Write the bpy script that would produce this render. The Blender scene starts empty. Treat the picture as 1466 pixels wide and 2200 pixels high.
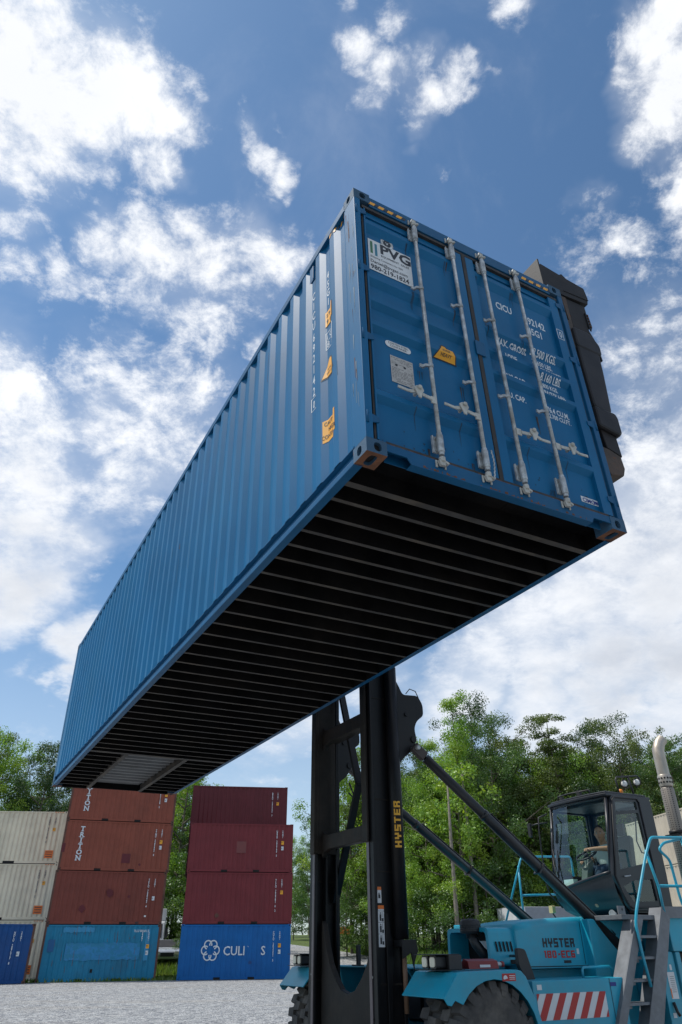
import bpy, bmesh, math, random
from mathutils import Vector, Matrix, noise
PI = math.pi
S = bpy.context.scene
COL = S.collection
# ------------------------------------------------------------------ camera
cd = bpy.data.cameras.new('camera'); cam = bpy.data.objects.new('camera', cd); COL.objects.link(cam)
cd.sensor_fit = 'HORIZONTAL'; cd.sensor_width = 24.0; cd.lens = 24.0 * 1491.9 / 1466
cd.clip_start = 0.05; cd.clip_end = 3000
CR, CU, CF = [Vector(v) for v in [[0.99997, 0.00406, -0.00645], [0.00762, -0.53258, 0.84634], [0.0, 0.84637, 0.5326]]]
m = Matrix((CR, CU, -CF)).transposed().to_4x4(); m.translation = Vector((0, 0, 1.387))
cam.matrix_world = m
S.camera = cam
# ------------------------------------------------------------------ light
SUN_EL = math.radians(61); SUN_AZ = math.radians(-86)      # azimuth from +Y, negative = towards -X
sdir = Vector((math.sin(SUN_AZ) * math.cos(SUN_EL), math.cos(SUN_AZ) * math.cos(SUN_EL), math.sin(SUN_EL)))
sl = bpy.data.lights.new('sun', 'SUN'); sl.energy = 3.7; sl.angle = math.radians(0.53); sl.color = (1, .955, .88)
so = bpy.data.objects.new('sun', sl); COL.objects.link(so); so.location = sdir * 60
so.rotation_euler = sdir.to_track_quat('Z', 'Y').to_euler()
W = bpy.data.worlds.new('World'); S.world = W; W.use_nodes = True
wt = W.node_tree; wt.nodes.clear()
CLOUDS = [(-0.361,0.361,0.86,0.084,1.2),(-0.358,0.422,0.833,0.114,1.4),(-0.295,0.432,0.852,0.093,1.3),(-0.289,0.383,0.877,0.065,0.8),(-0.24,0.452,0.859,0.061,1.1),(-0.202,0.452,0.869,0.046,0.8),(-0.383,0.467,0.797,0.056,0.9),(-0.282,0.477,0.832,0.059,0.9),(-0.219,0.512,0.831,0.038,0.9),(-0.239,0.414,0.878,0.043,0.7),(-0.4,0.522,0.753,0.052,0.8),(-0.364,0.531,0.765,0.033,0.5),(-0.404,0.568,0.717,0.047,0.7),(-0.363,0.571,0.737,0.041,0.6),(-0.341,0.602,0.722,0.05,0.8),(-0.389,0.598,0.701,0.035,0.5),(-0.284,0.574,0.768,0.057,0.9),(-0.237,0.587,0.774,0.062,1.0),(-0.185,0.607,0.772,0.075,1.1),(-0.117,0.591,0.798,0.067,0.95),(-0.081,0.617,0.783,0.053,0.9),(-0.248,0.63,0.736,0.06,0.8),(-0.196,0.661,0.724,0.062,0.9),(-0.18,0.69,0.701,0.039,0.8),(-0.133,0.645,0.752,0.046,0.8),(-0.123,0.692,0.711,0.032,0.8),(-0.3,0.629,0.717,0.044,0.5),(-0.298,0.664,0.685,0.03,0.4),(-0.43,0.676,0.598,0.077,1.0),(-0.409,0.725,0.554,0.094,1.0),(-0.363,0.756,0.545,0.068,0.8),(-0.421,0.775,0.47,0.072,0.95),(-0.39,0.821,0.418,0.066,0.9),(-0.43,0.807,0.405,0.071,0.9),(-0.364,0.793,0.488,0.068,0.7),(-0.305,0.73,0.612,0.108,0.75),(-0.258,0.753,0.605,0.118,0.75),(-0.202,0.743,0.638,0.104,0.7),(-0.295,0.775,0.558,0.109,0.75),(-0.163,0.714,0.681,0.056,0.5),(-0.355,0.866,0.352,0.052,0.9),(-0.363,0.878,0.311,0.036,0.8),(-0.328,0.902,0.281,0.037,0.7),(-0.339,0.865,0.371,0.038,0.9),(-0.42,0.851,0.314,0.028,0.4),(-0.389,0.866,0.313,0.029,0.4),(-0.402,0.872,0.279,0.021,0.4),(-0.376,0.885,0.276,0.021,0.4),(0.025,0.369,0.929,0.03,0.85),(0.036,0.402,0.915,0.032,0.85),(0.065,0.377,0.924,0.028,0.7),(0.062,0.427,0.902,0.036,0.9),(0.042,0.449,0.892,0.023,0.7),(0.1,0.418,0.903,0.032,0.8),(0.133,0.442,0.887,0.033,0.9),(0.1,0.459,0.883,0.037,0.95),(0.09,0.488,0.868,0.027,0.85),(0.091,0.511,0.855,0.02,0.65),(0.195,0.369,0.909,0.027,0.9),(0.176,0.362,0.915,0.021,0.5),(0.182,0.432,0.883,0.012,0.7),(-0.095,0.406,0.909,0.014,0.6),(-0.09,0.419,0.903,0.013,0.6),(-0.12,0.472,0.873,0.024,0.6),(-0.107,0.495,0.862,0.028,0.8),(-0.082,0.51,0.856,0.027,0.9),(-0.071,0.531,0.844,0.016,0.6),(-0.076,0.468,0.881,0.009,0.5),(-0.083,0.538,0.839,0.014,0.5),(0.312,0.354,0.881,0.034,0.9),(0.351,0.379,0.856,0.057,1.3),(0.368,0.353,0.86,0.055,1.2),(0.338,0.425,0.84,0.043,1.1),(0.381,0.426,0.82,0.066,1.4),(0.36,0.459,0.812,0.044,1.1),(0.399,0.485,0.778,0.044,1.2),(0.414,0.511,0.753,0.032,0.9),(0.318,0.403,0.858,0.024,0.9),(0.29,0.413,0.863,0.012,0.5),(0.326,0.532,0.781,0.041,0.75),(0.351,0.551,0.757,0.034,0.7),(0.377,0.554,0.742,0.027,0.5),(0.298,0.522,0.8,0.017,0.5),(0.234,0.495,0.837,0.019,0.45),(0.226,0.478,0.849,0.015,0.35),(0.128,0.536,0.834,0.014,0.45),(0.105,0.556,0.824,0.009,0.3),(0.342,0.606,0.718,0.085,0.45),(0.404,0.59,0.699,0.082,0.5),(0.389,0.637,0.666,0.092,0.55),(0.431,0.64,0.636,0.076,0.6),(0.405,0.685,0.606,0.086,0.65),(0.437,0.715,0.545,0.078,0.8),(0.408,0.751,0.519,0.073,0.85),(0.428,0.773,0.468,0.079,0.9),(0.371,0.813,0.449,0.097,0.9),(0.416,0.818,0.397,0.094,1.0),(0.324,0.856,0.402,0.099,0.85),(0.253,0.888,0.383,0.102,0.8),(0.349,0.873,0.342,0.096,0.9),(0.42,0.849,0.32,0.084,0.9),(0.196,0.917,0.347,0.087,0.7),(0.278,0.909,0.31,0.091,0.8),(0.36,0.889,0.284,0.079,0.8),(0.419,0.868,0.265,0.069,0.8),(0.181,0.936,0.301,0.062,0.6),(0.145,0.934,0.327,0.048,0.55),(0.215,0.944,0.252,0.06,0.5),(0.381,0.894,0.237,0.049,0.6),(0.105,0.957,0.269,0.023,0.3),(-0.062,0.953,0.295,0.087,0.7),(-0.112,0.959,0.259,0.085,0.6),(0.042,0.945,0.325,0.08,0.6),(0.156,0.944,0.291,0.086,0.75),(0.258,0.927,0.272,0.09,0.8),(0.34,0.906,0.253,0.086,0.8),(0.41,0.881,0.234,0.075,0.8),(-0.061,0.968,0.242,0.046,0.5),(-0.111,0.968,0.224,0.046,0.4),(-0.08,0.975,0.207,0.045,0.5),(-0.023,0.965,0.26,0.031,0.4),(-0.416,0.88,0.228,0.041,0.35),(-0.381,0.898,0.221,0.041,0.35),(-0.018,0.586,0.81,0.022,0.3),(-0.449,0.399,0.8,0.112,1.3),(-0.505,0.66,0.556,0.166,1),(0.479,0.436,0.761,0.114,1.3),(0.544,0.712,0.443,0.193,0.9),(0.005,0.219,0.976,0.124,0.8),(0.268,0.229,0.936,0.096,1),(-0.243,0.227,0.943,0.097,1.0),(-0.637,0.144,0.757,0.295,1.06),(-0.615,-0.648,0.449,0.296,0.7),(0.608,-0.436,0.663,0.26,0.8),(-0.19,-0.034,0.981,0.149,1.0),(0.746,0.243,0.62,0.128,1.18),(0.057,-0.226,0.972,0.262,1.13),(0.909,-0.297,0.294,0.228,0.78),(-0.6,-0.48,0.64,0.215,1.17),(-0.079,-0.94,0.331,0.148,0.97),(-0.053,-0.566,0.823,0.192,1.02),(0.224,-0.537,0.813,0.258,0.79),(0.318,-0.615,0.721,0.244,0.83),(-0.121,-0.568,0.814,0.281,0.88),(-0.457,-0.783,0.423,0.21,0.79),(-0.75,0.027,0.661,0.269,0.91),(-0.771,-0.013,0.636,0.18,0.99),(-0.323,-0.081,0.943,0.227,0.74),(-0.32,-0.817,0.48,0.252,1.15),(-0.034,-0.6,0.799,0.132,0.97),(0.584,-0.087,0.807,0.185,1.08),(0.93,0.153,0.333,0.243,0.96),(-0.096,-0.339,0.936,0.208,1.11)]
def N(t, ty, **kw):
    n = t.nodes.new(ty)
    for k, v in kw.items():
        if k in ('operation', 'blend_type', 'data_type', 'interpolation_type', 'clamp', 'noise_dimensions', 'feature', 'mode', 'sky_type', 'sun_disc', 'sun_elevation', 'sun_rotation', 'air_density', 'dust_density', 'ozone_density', 'altitude', 'vector_type', 'use_clamp', 'normalize', 'wave_type', 'bands_direction', 'rings_direction', 'invert'): setattr(n, k, v)
        elif isinstance(v, bpy.types.NodeSocket): t.links.new(v, n.inputs[kw_in(n, k)])
        else: n.inputs[kw_in(n, k)].default_value = v
    return n
def kw_in(n, k):
    if k[0] == 'i' and k[1:].isdigit(): return int(k[1:])
    return k.replace('_', ' ')
def math_(t, op, a, b=None, c=None, clamp=False):
    n = t.nodes.new('ShaderNodeMath'); n.operation = op; n.use_clamp = clamp
    for i, v in enumerate((a, b, c)):
        if v is None: continue
        if isinstance(v, bpy.types.NodeSocket): t.links.new(v, n.inputs[i])
        else: n.inputs[i].default_value = v
    return n.outputs[0]
def mixc(t, f, a, b, bt='MIX'):
    n = t.nodes.new('ShaderNodeMix'); n.data_type = 'RGBA'; n.blend_type = bt
    for i, v in ((0, f), (6, a), (7, b)):
        if isinstance(v, bpy.types.NodeSocket): t.links.new(v, n.inputs[i])
        else: n.inputs[i].default_value = v if i == 0 else (*v, 1) if len(v) == 3 else v
    return n.outputs[2]
def smooth(t, v, a, b, lo=0, hi=1):
    n = t.nodes.new('ShaderNodeMapRange'); n.interpolation_type = 'SMOOTHSTEP'
    t.links.new(v, n.inputs[0]); n.inputs[1].default_value = a; n.inputs[2].default_value = b
    n.inputs[3].default_value = lo; n.inputs[4].default_value = hi
    return n.outputs[0]
sky = N(wt, 'ShaderNodeTexSky', sky_type='NISHITA', sun_disc=False, sun_elevation=SUN_EL, sun_rotation=SUN_AZ, air_density=1.0, dust_density=0.6, ozone_density=1.6)
tc = N(wt, 'ShaderNodeTexCoord')
D = tc.outputs['Generated']
sep = N(wt, 'ShaderNodeSeparateXYZ', Vector=D)
zz = math_(wt, 'ADD', math_(wt, 'MAXIMUM', sep.outputs[2], 0.0), 0.32)
com = N(wt, 'ShaderNodeCombineXYZ', X=math_(wt, 'DIVIDE', sep.outputs[0], zz), Y=math_(wt, 'DIVIDE', sep.outputs[1], zz))
P = com.outputs[0]
warp = N(wt, 'ShaderNodeTexNoise', Vector=P, Scale=5.0, Detail=5.0, Roughness=0.6)
wv = N(wt, 'ShaderNodeVectorMath', operation='MULTIPLY_ADD', i0=warp.outputs['Color'], i1=(.16, .16, .16), i2=(-.08, -.08, -.08))
wd = N(wt, 'ShaderNodeVectorMath', operation='ADD', i0=D, i1=wv.outputs[0])
acc = None
for (x, y, z, r, w) in CLOUDS:
    dn = N(wt, 'ShaderNodeVectorMath', operation='DISTANCE', i0=wd.outputs[0], i1=(x, y, z))
    mr = smooth(wt, dn.outputs['Value'], 0.0, r * 1.65, w, 0.0)
    acc = mr if acc is None else math_(wt, 'SMOOTH_MAX', acc, mr, 0.12)
n1 = N(wt, 'ShaderNodeTexNoise', Vector=P, Scale=9.0, Detail=14.0, Roughness=0.66, Distortion=0.25).outputs['Fac']
n2 = N(wt, 'ShaderNodeTexNoise', Vector=P, Scale=2.3, Detail=6.0, Roughness=0.55).outputs['Fac']
n4 = N(wt, 'ShaderNodeTexNoise', Vector=P, Scale=24.0, Detail=10.0, Roughness=0.72, Distortion=.3).outputs['Fac']
lowz = smooth(wt, sep.outputs[2], .30, .72, 1.0, 0.0)
dens = math_(wt, 'ADD', acc, math_(wt, 'MULTIPLY', math_(wt, 'SUBTRACT', n1, 0.5), math_(wt, 'MULTIPLY_ADD', lowz, -1.3, 3.0)))
dens = math_(wt, 'ADD', dens, math_(wt, 'MULTIPLY', math_(wt, 'SUBTRACT', n4, 0.5), math_(wt, 'MULTIPLY_ADD', lowz, -.9, 1.5)))
mask = smooth(wt, dens, 0.34, 1.20)
mask = math_(wt, 'MULTIPLY', mask, smooth(wt, acc, 0.05, 0.42))
soft = math_(wt, 'MULTIPLY', smooth(wt, acc, .25, .95), math_(wt, 'MULTIPLY_ADD', lowz, .68, .18))
mask = math_(wt, 'ADD', mask, math_(wt, 'MULTIPLY', math_(wt, 'SUBTRACT', 1.0, mask), soft))
n3 = N(wt, 'ShaderNodeTexNoise', Vector=P, Scale=3.4, Detail=9.0, Roughness=0.6, Distortion=.5).outputs['Fac']
veil = math_(wt, 'MULTIPLY', smooth(wt, n3, .46, .78), math_(wt, 'MULTIPLY_ADD', lowz, .30, .20))
hor = smooth(wt, sep.outputs[2], 0.0, 0.5, 0.40, 0.0)
veil = math_(wt, 'MAXIMUM', veil, hor)
mask = math_(wt, 'ADD', mask, math_(wt, 'MULTIPLY', math_(wt, 'SUBTRACT', 1.0, mask), veil))
shade = smooth(wt, math_(wt, 'ADD', acc, math_(wt, 'MULTIPLY', math_(wt, 'SUBTRACT', n2, .5), 2.2)), 0.55, 1.5)
low = smooth(wt, sep.outputs[2], 0.15, 0.66, 1.0, 0.15)
ccol = mixc(wt, math_(wt, 'MULTIPLY', shade, low), (8.9, 9.05, 9.3), (4.0, 4.35, 5.0))
ccol = mixc(wt, math_(wt, 'MULTIPLY', low, .35), ccol, (5.4, 5.9, 6.8))
skc = mixc(wt, 1.0, sky.outputs[0], (0.78, 1.02, 1.12), 'MULTIPLY')
fin = mixc(wt, mask, skc, ccol)
bg = N(wt, 'ShaderNodeBackground', Color=fin, Strength=0.12)
wo = N(wt, 'ShaderNodeOutputWorld'); wt.links.new(bg.outputs[0], wo.inputs[0])
S.view_settings.view_transform = 'Standard'; S.view_settings.look = 'None'
S.view_settings.exposure = 0.0; S.view_settings.gamma = 1.0
try:
    W.cycles.sampling_method = 'MANUAL'; W.cycles.sample_map_resolution = 512
except Exception: pass

# ------------------------------------------------------------------ materials
MATS = {}
def mat(name, col, rough=.5, metal=0., var=.10, dirt=None, dirt_amt=.0, rust=0., rscale=3., bump=.0, bscale=40., spec=.5, coat=0., streak=0., scale=2.5, emit=None, peel=None):
    if name in MATS: return MATS[name]
    m = bpy.data.materials.new(name); m.use_nodes = True; t = m.node_tree
    b = t.nodes['Principled BSDF']
    b.inputs['Roughness'].default_value = rough; b.inputs['Metallic'].default_value = metal
    b.inputs['Specular IOR Level'].default_value = spec; b.inputs['Coat Weight'].default_value = coat
    tc = N(t, 'ShaderNodeTexCoord').outputs['Object']
    n = N(t, 'ShaderNodeTexNoise', Vector=tc, Scale=scale, Detail=8.0, Roughness=.6).outputs['Fac']
    hi = tuple(min(1, c * (1 + var) + .01 * var) for c in col); lo = tuple(c * (1 - var) for c in col)
    c = mixc(t, smooth(t, n, .3, .7), lo, hi)
    if streak:
        mp = N(t, 'ShaderNodeMapping', Vector=tc, Scale=(14, 14, .5))
        s = N(t, 'ShaderNodeTexNoise', Vector=mp.outputs[0], Scale=1.0, Detail=5.0, Roughness=.6).outputs['Fac']
        c = mixc(t, math_(t, 'MULTIPLY', smooth(t, s, .5, .78), streak), c, dirt or (.2, .17, .14))
    if dirt_amt:
        s = N(t, 'ShaderNodeTexNoise', Vector=tc, Scale=scale * .45, Detail=10.0, Roughness=.7).outputs['Fac']
        c = mixc(t, math_(t, 'MULTIPLY', smooth(t, s, .42, .72), dirt_amt), c, dirt or (.2, .17, .14))
    rf = None
    if peel:
        s = N(t, 'ShaderNodeTexNoise', Vector=tc, Scale=peel[1], Detail=9.0, Roughness=.75, Distortion=.4).outputs['Fac']
        c = mixc(t, smooth(t, s, peel[2], peel[2] + .03), c, peel[0])
    if rust:
        s = N(t, 'ShaderNodeTexNoise', Vector=tc, Scale=rscale, Detail=12.0, Roughness=.78).outputs['Fac']
        th = .78 - rust * .4
        rf = smooth(t, s, th, th + .04)
        rc = mixc(t, n, (.07, .025, .012), (.24, .09, .035))
        c = mixc(t, rf, c, rc)
        t.links.new(mixc(t, rf, (rough,) * 3, (.9,) * 3), b.inputs['Roughness'])
    else:
        t.links.new(smooth(t, n, .25, .75, max(0, rough - .08), min(1, rough + .1)), b.inputs['Roughness'])
    t.links.new(c, b.inputs['Base Color'])
    if bump:
        s = N(t, 'ShaderNodeTexNoise', Vector=tc, Scale=bscale, Detail=6.0, Roughness=.6).outputs['Fac']
        bn = N(t, 'ShaderNodeBump', Strength=bump, Distance=.01, Height=s); t.links.new(bn.outputs[0], b.inputs['Normal'])
    if emit:
        b.inputs['Emission Color'].default_value = (*emit, 1); b.inputs['Emission Strength'].default_value = 1
    MATS[name] = m
    return m
def glass_mat(name, tint=(.75, .9, .85), rough=.0):
    if name in MATS: return MATS[name]
    m = bpy.data.materials.new(name); m.use_nodes = True; t = m.node_tree; t.nodes.clear()
    tr = N(t, 'ShaderNodeBsdfTransparent', Color=(*tint, 1)); gl = N(t, 'ShaderNodeBsdfGlossy', Roughness=rough, Color=(1, 1, 1, 1))
    fr = N(t, 'ShaderNodeLayerWeight', Blend=.5)
    f = math_(t, 'ADD', math_(t, 'MULTIPLY', math_(t, 'POWER', fr.outputs['Facing'], 4.0), .85), 0.07, clamp=True)
    mx = N(t, 'ShaderNodeMixShader', i0=f, i1=tr.outputs[0], i2=gl.outputs[0]); o = N(t, 'ShaderNodeOutputMaterial'); t.links.new(mx.outputs[0], o.inputs[0])
    MATS[name] = m; return m

# ------------------------------------------------------------------ mesh builder
class MB:
    def __init__(s, off=(0, 0, 0)):
        s.v = []; s.f = []; s.m = []; s.sm = []; s.off = Vector(off); s.mats = []
    def mi(s, mt):
        if mt not in s.mats: s.mats.append(mt)
        return s.mats.index(mt)
    def add(s, vs, fs, mt=None, smooth=False):
        b = len(s.v); s.v += [Vector(v) for v in vs]; k = s.mi(mt)
        for f in fs: s.f.append([i + b for i in f]); s.m.append(k); s.sm.append(smooth)
    def box(s, a, b, mt=None, xf=None):
        x0, y0, z0 = a; x1, y1, z1 = b
        vs = [(x0, y0, z0), (x1, y0, z0), (x1, y1, z0), (x0, y1, z0), (x0, y0, z1), (x1, y0, z1), (x1, y1, z1), (x0, y1, z1)]
        if xf: vs = [xf @ Vector(v) for v in vs]
        s.add(vs, [(3, 2, 1, 0), (4, 5, 6, 7), (0, 1, 5, 4), (1, 2, 6, 5), (2, 3, 7, 6), (3, 0, 4, 7)], mt)
    def prism(s, poly, fn, lo, hi, mt=None, smooth=False):   # poly: 2d list, fn(p, q, t) -> 3d
        n = len(poly)
        vs = [fn(p, q, lo) for p, q in poly] + [fn(p, q, hi) for p, q in poly]
        s.add(vs, [list(range(n))[::-1], [i + n for i in range(n)]], mt)
        s.add(vs, [(i, (i + 1) % n, (i + 1) % n + n, i + n) for i in range(n)], mt, smooth)
    def quad(s, a, b, c, d, mt=None): s.add([a, b, c, d], [(0, 1, 2, 3)], mt)
    def bar(s, p, q, w, h, mt=None, up=(0, 0, 1)):
        p = Vector(p); q = Vector(q); d = (q - p); L = d.length; d.normalize(); u = Vector(up)
        if abs(d.dot(u)) > .98: u = Vector((1, 0, 0))
        r = d.cross(u).normalized(); u = r.cross(d)
        vs = [p + r * (sx * w / 2) + u * (sz * h / 2) + d * (L * t) for t in (0, 1) for sx, sz in ((-1, -1), (1, -1), (1, 1), (-1, 1))]
        s.add(vs, [(3, 2, 1, 0), (4, 5, 6, 7), (0, 1, 5, 4), (1, 2, 6, 5), (2, 3, 7, 6), (3, 0, 4, 7)], mt)
    def tube(s, pts, r, n=10, mt=None, cap=True):
        pts = [Vector(p) for p in pts]; rs = r if isinstance(r, (list, tuple)) else [r] * len(pts)
        vs = []; pr = None
        for i, p in enumerate(pts):
            d = (pts[min(i + 1, len(pts) - 1)] - pts[max(i - 1, 0)]).normalized()
            if pr is None:
                u = Vector((0, 0, 1)) if abs(d.z) < .9 else Vector((1, 0, 0)); pr = d.cross(u).normalized()
            else:
                pr = (pr - d * pr.dot(d)).normalized()
            q = d.cross(pr)
            for k in range(n):
                a = 2 * PI * k / n; vs.append(p + (pr * math.cos(a) + q * math.sin(a)) * rs[i])
        fs = [(i * n + k, i * n + (k + 1) % n, (i + 1) * n + (k + 1) % n, (i + 1) * n + k) for i in range(len(pts) - 1) for k in range(n)]
        s.add(vs, fs, mt, True)
        if cap:
            b = (len(pts) - 1) * n
            s.add(vs, [list(range(n))[::-1], list(range(b, b + n))], mt)
    def lathe(s, prof, c, ax, n=24, mt=None, smooth=True):    # prof: (radius, height along ax)
        c = Vector(c); ax = Vector(ax).normalized(); u = ax.orthogonal().normalized(); w = ax.cross(u); vs = []
        for r, h in prof:
            for k in range(n):
                a = 2 * PI * k / n; vs.append(c + ax * h + (u * math.cos(a) + w * math.sin(a)) * r)
        s.add(vs, [(i * n + k, i * n + (k + 1) % n, (i + 1) * n + (k + 1) % n, (i + 1) * n + k) for i in range(len(prof) - 1) for k in range(n)], mt, smooth)
        if prof[0][0] > 1e-4: s.add(vs, [list(range(n))[::-1]], mt)
        if prof[-1][0] > 1e-4: s.add(vs, [list(range((len(prof) - 1) * n, len(prof) * n))], mt)
    def build(s, name, mt=None, parent=None, bevel=0, smooth=None, fix=True):
        me = bpy.data.meshes.new(name)
        me.from_pydata([tuple(v - s.off) for v in s.v], [], s.f)
        ml = [mt if x is None else x for x in s.mats] or [mt]
        for x in ml: me.materials.append(x)
        me.polygons.foreach_set('material_index', s.m)
        me.polygons.foreach_set('use_smooth', s.sm if smooth is None else [smooth] * len(s.f))
        if fix:
            bm = bmesh.new(); bm.from_mesh(me); bmesh.ops.remove_doubles(bm, verts=bm.verts, dist=1e-5)
            bmesh.ops.recalc_face_normals(bm, faces=bm.faces); bm.to_mesh(me); bm.free()
        me.update()
        o = bpy.data.objects.new(name, me); COL.objects.link(o)
        if parent: o.parent = parent
        if bevel:
            bv = o.modifiers.new('bevel', 'BEVEL'); bv.width = bevel; bv.segments = 2; bv.limit_method = 'ANGLE'; bv.angle_limit = .6
        return o
def tag(o, label=None, cat=None, group=None, kind=None):
    if label: o['label'] = label
    if cat: o['category'] = cat
    if group: o['group'] = group
    if kind: o['kind'] = kind
    return o
def empty(name, loc, rz=0, mat4=None):
    o = bpy.data.objects.new(name, None); COL.objects.link(o); o.empty_display_size = .3
    if mat4: o.matrix_world = mat4
    else: o.location = loc; o.rotation_euler = (0, 0, rz)
    return o
def copy_tree(o, parent=None):
    c = o.copy(); COL.objects.link(c)
    if parent: c.parent = parent
    for ch in o.children: copy_tree(ch, c)
    return c

def text2d(body, size, bold=0., align='LEFT', narrow=1.0):
    cu = bpy.data.curves.new('t', 'FONT'); cu.body = body; cu.size = size; cu.offset = bold * size; cu.align_x = align; cu.resolution_u = 2
    o = bpy.data.objects.new('t', cu); me = bpy.data.meshes.new_from_object(o)
    vs = [(v.co.x * narrow, v.co.y) for v in me.vertices]; fs = [list(p.vertices) for p in me.polygons]
    bpy.data.objects.remove(o); bpy.data.curves.remove(cu); bpy.data.meshes.remove(me)
    return vs, fs
_w = 1.65; _a = 2.65; _b = 4.35; _t = 7 - 1.5; _c = 1.5      # stroke widths of the squared logo letters, rectangles never overlap
SEG = {
 'H': [(0, 0, _w, 7), (5 - _w, 0, 5, 7), (_w, _a, 5 - _w, _b)], 'Y': [(0, _b, _w, 7), (5 - _w, _b, 5, 7), (0, _a, 5, _b), (1.7, 0, 3.3, _a)],
 'S': [(0, _t, 5, 7), (0, _b, _w, _t), (0, _a, 5, _b), (5 - _w, _c, 5, _a), (0, 0, 5, _c)], 'T': [(0, _t, 5, 7), (1.7, 0, 3.3, _t)],
 'E': [(0, 0, _w, 7), (_w, _t, 5, 7), (_w, _a, 4.6, _b), (_w, 0, 5, _c)], 'R': [(0, 0, _w, 7), (_w, _t, 5, 7), (5 - _w, _b, 5, _t), (_w, _a, 4.6, _b), (5 - _w, 0, 5, _a)],
 '1': [(1.7, 0, 3.4, 7), (.8, 5.5, 1.7, 6.6)], '8': [(0, 0, _w, 7), (5 - _w, 0, 5, 7), (_w, _t, 5 - _w, 7), (_w, _a + .2, 5 - _w, _b - .2), (_w, 0, 5 - _w, _c)],
 '0': [(0, .5, _w, 6.5), (5 - _w, .5, 5, 6.5), (.4, _t + 1, 4.6, 7), (_w, _t, 5 - _w, _t + 1), (_w, .5, 5 - _w, _c), (.4, 0, 4.6, .5)], '-': [(1, _a, 3.6, _b)],
 'C': [(0, 0, _w, 7), (_w, _t, 5, 7), (_w, 0, 5, _c)], '6': [(0, 0, _w, 7), (_w, _t, 5, 7), (_w, _a, 5, _b), (5 - _w, _c, 5, _a), (_w, 0, 5, _c)]}
def seg2d(body, h):
    vs = []; fs = []; x = 0; k = h / 7
    for ch in body:
        for (a, b, c, d) in SEG[ch]:
            n = len(vs); vs += [(x + a * k, b * k), (x + c * k, b * k), (x + c * k, d * k), (x + a * k, d * k)]; fs.append([n, n + 1, n + 2, n + 3])
        x += (4.6 if ch in '-1' else 6.2) * k
    return vs, fs, x
def drape(vf, place, surf, cuts, axis):
    """vf 2d mesh -> place(u,v) gives panel coords (p,q); cut at every fold along axis, then surf(p,q)->3d"""
    bm = bmesh.new(); vs = [bm.verts.new((*place(u, v), 0)) for u, v in vf[0]]
    for f in vf[1]:
        try: bm.faces.new([vs[i] for i in f])
        except ValueError: pass
    lo = min(v.co[axis] for v in bm.verts); hi = max(v.co[axis] for v in bm.verts)
    no = (1, 0, 0) if axis == 0 else (0, 1, 0)
    for c in cuts:
        if lo < c < hi:
            co = (c, 0, 0) if axis == 0 else (0, c, 0)
            bmesh.ops.bisect_plane(bm, geom=bm.verts[:] + bm.edges[:] + bm.faces[:], dist=1e-5, plane_co=co, plane_no=no)
    bm.verts.index_update()
    out = [surf(v.co.x, v.co.y) for v in bm.verts]; fs = [[v.index for v in f.verts] for f in bm.faces]
    bm.free(); return out, fs
def rect(w, h, x=0, y=0): return [(x, y), (x + w, y), (x + w, y + h), (x, y + h)], [[0, 1, 2, 3]]
# ------------------------------------------------------------------ shared paints
M_blue = mat('navy_container_paint', (.002, .108, .250), .46, spec=.22, var=.10, dirt=(.010, .135, .265), dirt_amt=.4, streak=.3, peel=((.055, .13, .20), 5.5, .735), bump=.04, bscale=6, rust=.11, rscale=2.2, scale=1.1)
M_blued = mat('blue_frame_paint', (.002, .080, .190), .5, spec=.25, var=.12, rust=.2, rscale=4, dirt=(.05, .13, .2), dirt_amt=.3, scale=2)
M_ruststeel = mat('rusty_casting', (.03, .09, .16), .75, var=.2, rust=.42, rscale=9, bump=.3, bscale=60)
M_rust = mat('bare_rust', (.17, .07, .033), .9, var=.35, bump=.4, bscale=70, scale=9, dirt=(.07, .035, .025), dirt_amt=.6)
M_under = mat('black_underseal', (.006, .006, .0065), .85, var=.3, dirt=(.022, .018, .015), dirt_amt=.6, bump=.2, bscale=25, spec=.05)
M_xmem = mat('crossmember_paint', (.055, .051, .048), .7, var=.25, dirt=(.15, .12, .085), dirt_amt=.6, rust=.3, rscale=5, scale=4, spec=.25)
M_tunnel = mat('tunnel_steel', (.13, .135, .14), .6, var=.2, dirt=(.05, .045, .04), dirt_amt=.5)
M_galv = mat('galvanised_steel', (.42, .44, .45), .5, metal=.4, var=.3, scale=16, dirt=(.20, .18, .15), dirt_amt=.7, rust=.10, rscale=12)
M_cast = mat('cast_handle', (.46, .45, .41), .6, metal=.2, var=.15, scale=12, rust=.12, rscale=20)
M_gasket = mat('rubber_gasket', (.024, .021, .020), .7, var=.3, scale=14, dirt=(.09, .08, .07), dirt_amt=.5)
M_white = mat('white_vinyl', (.66, .67, .68), .5, var=.05, dirt=(.45, .45, .43), dirt_amt=.25)
M_wtext = mat('white_lettering', (.62, .66, .70), .55, var=.08)
M_ink = mat('dark_ink', (.018, .022, .03), .5, var=.1)
M_yel = mat('yellow_vinyl', (.80, .36, .02), .45, var=.06)
M_green = mat('green_ink', (.04, .16, .07), .5); M_teal = mat('teal_ink', (.03, .18, .26), .5)
M_black = mat('black_void', (.006, .006, .007), .8)
M_beige_plate = mat('data_plate', (.42, .40, .38), .5, var=.12, scale=30)

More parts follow.
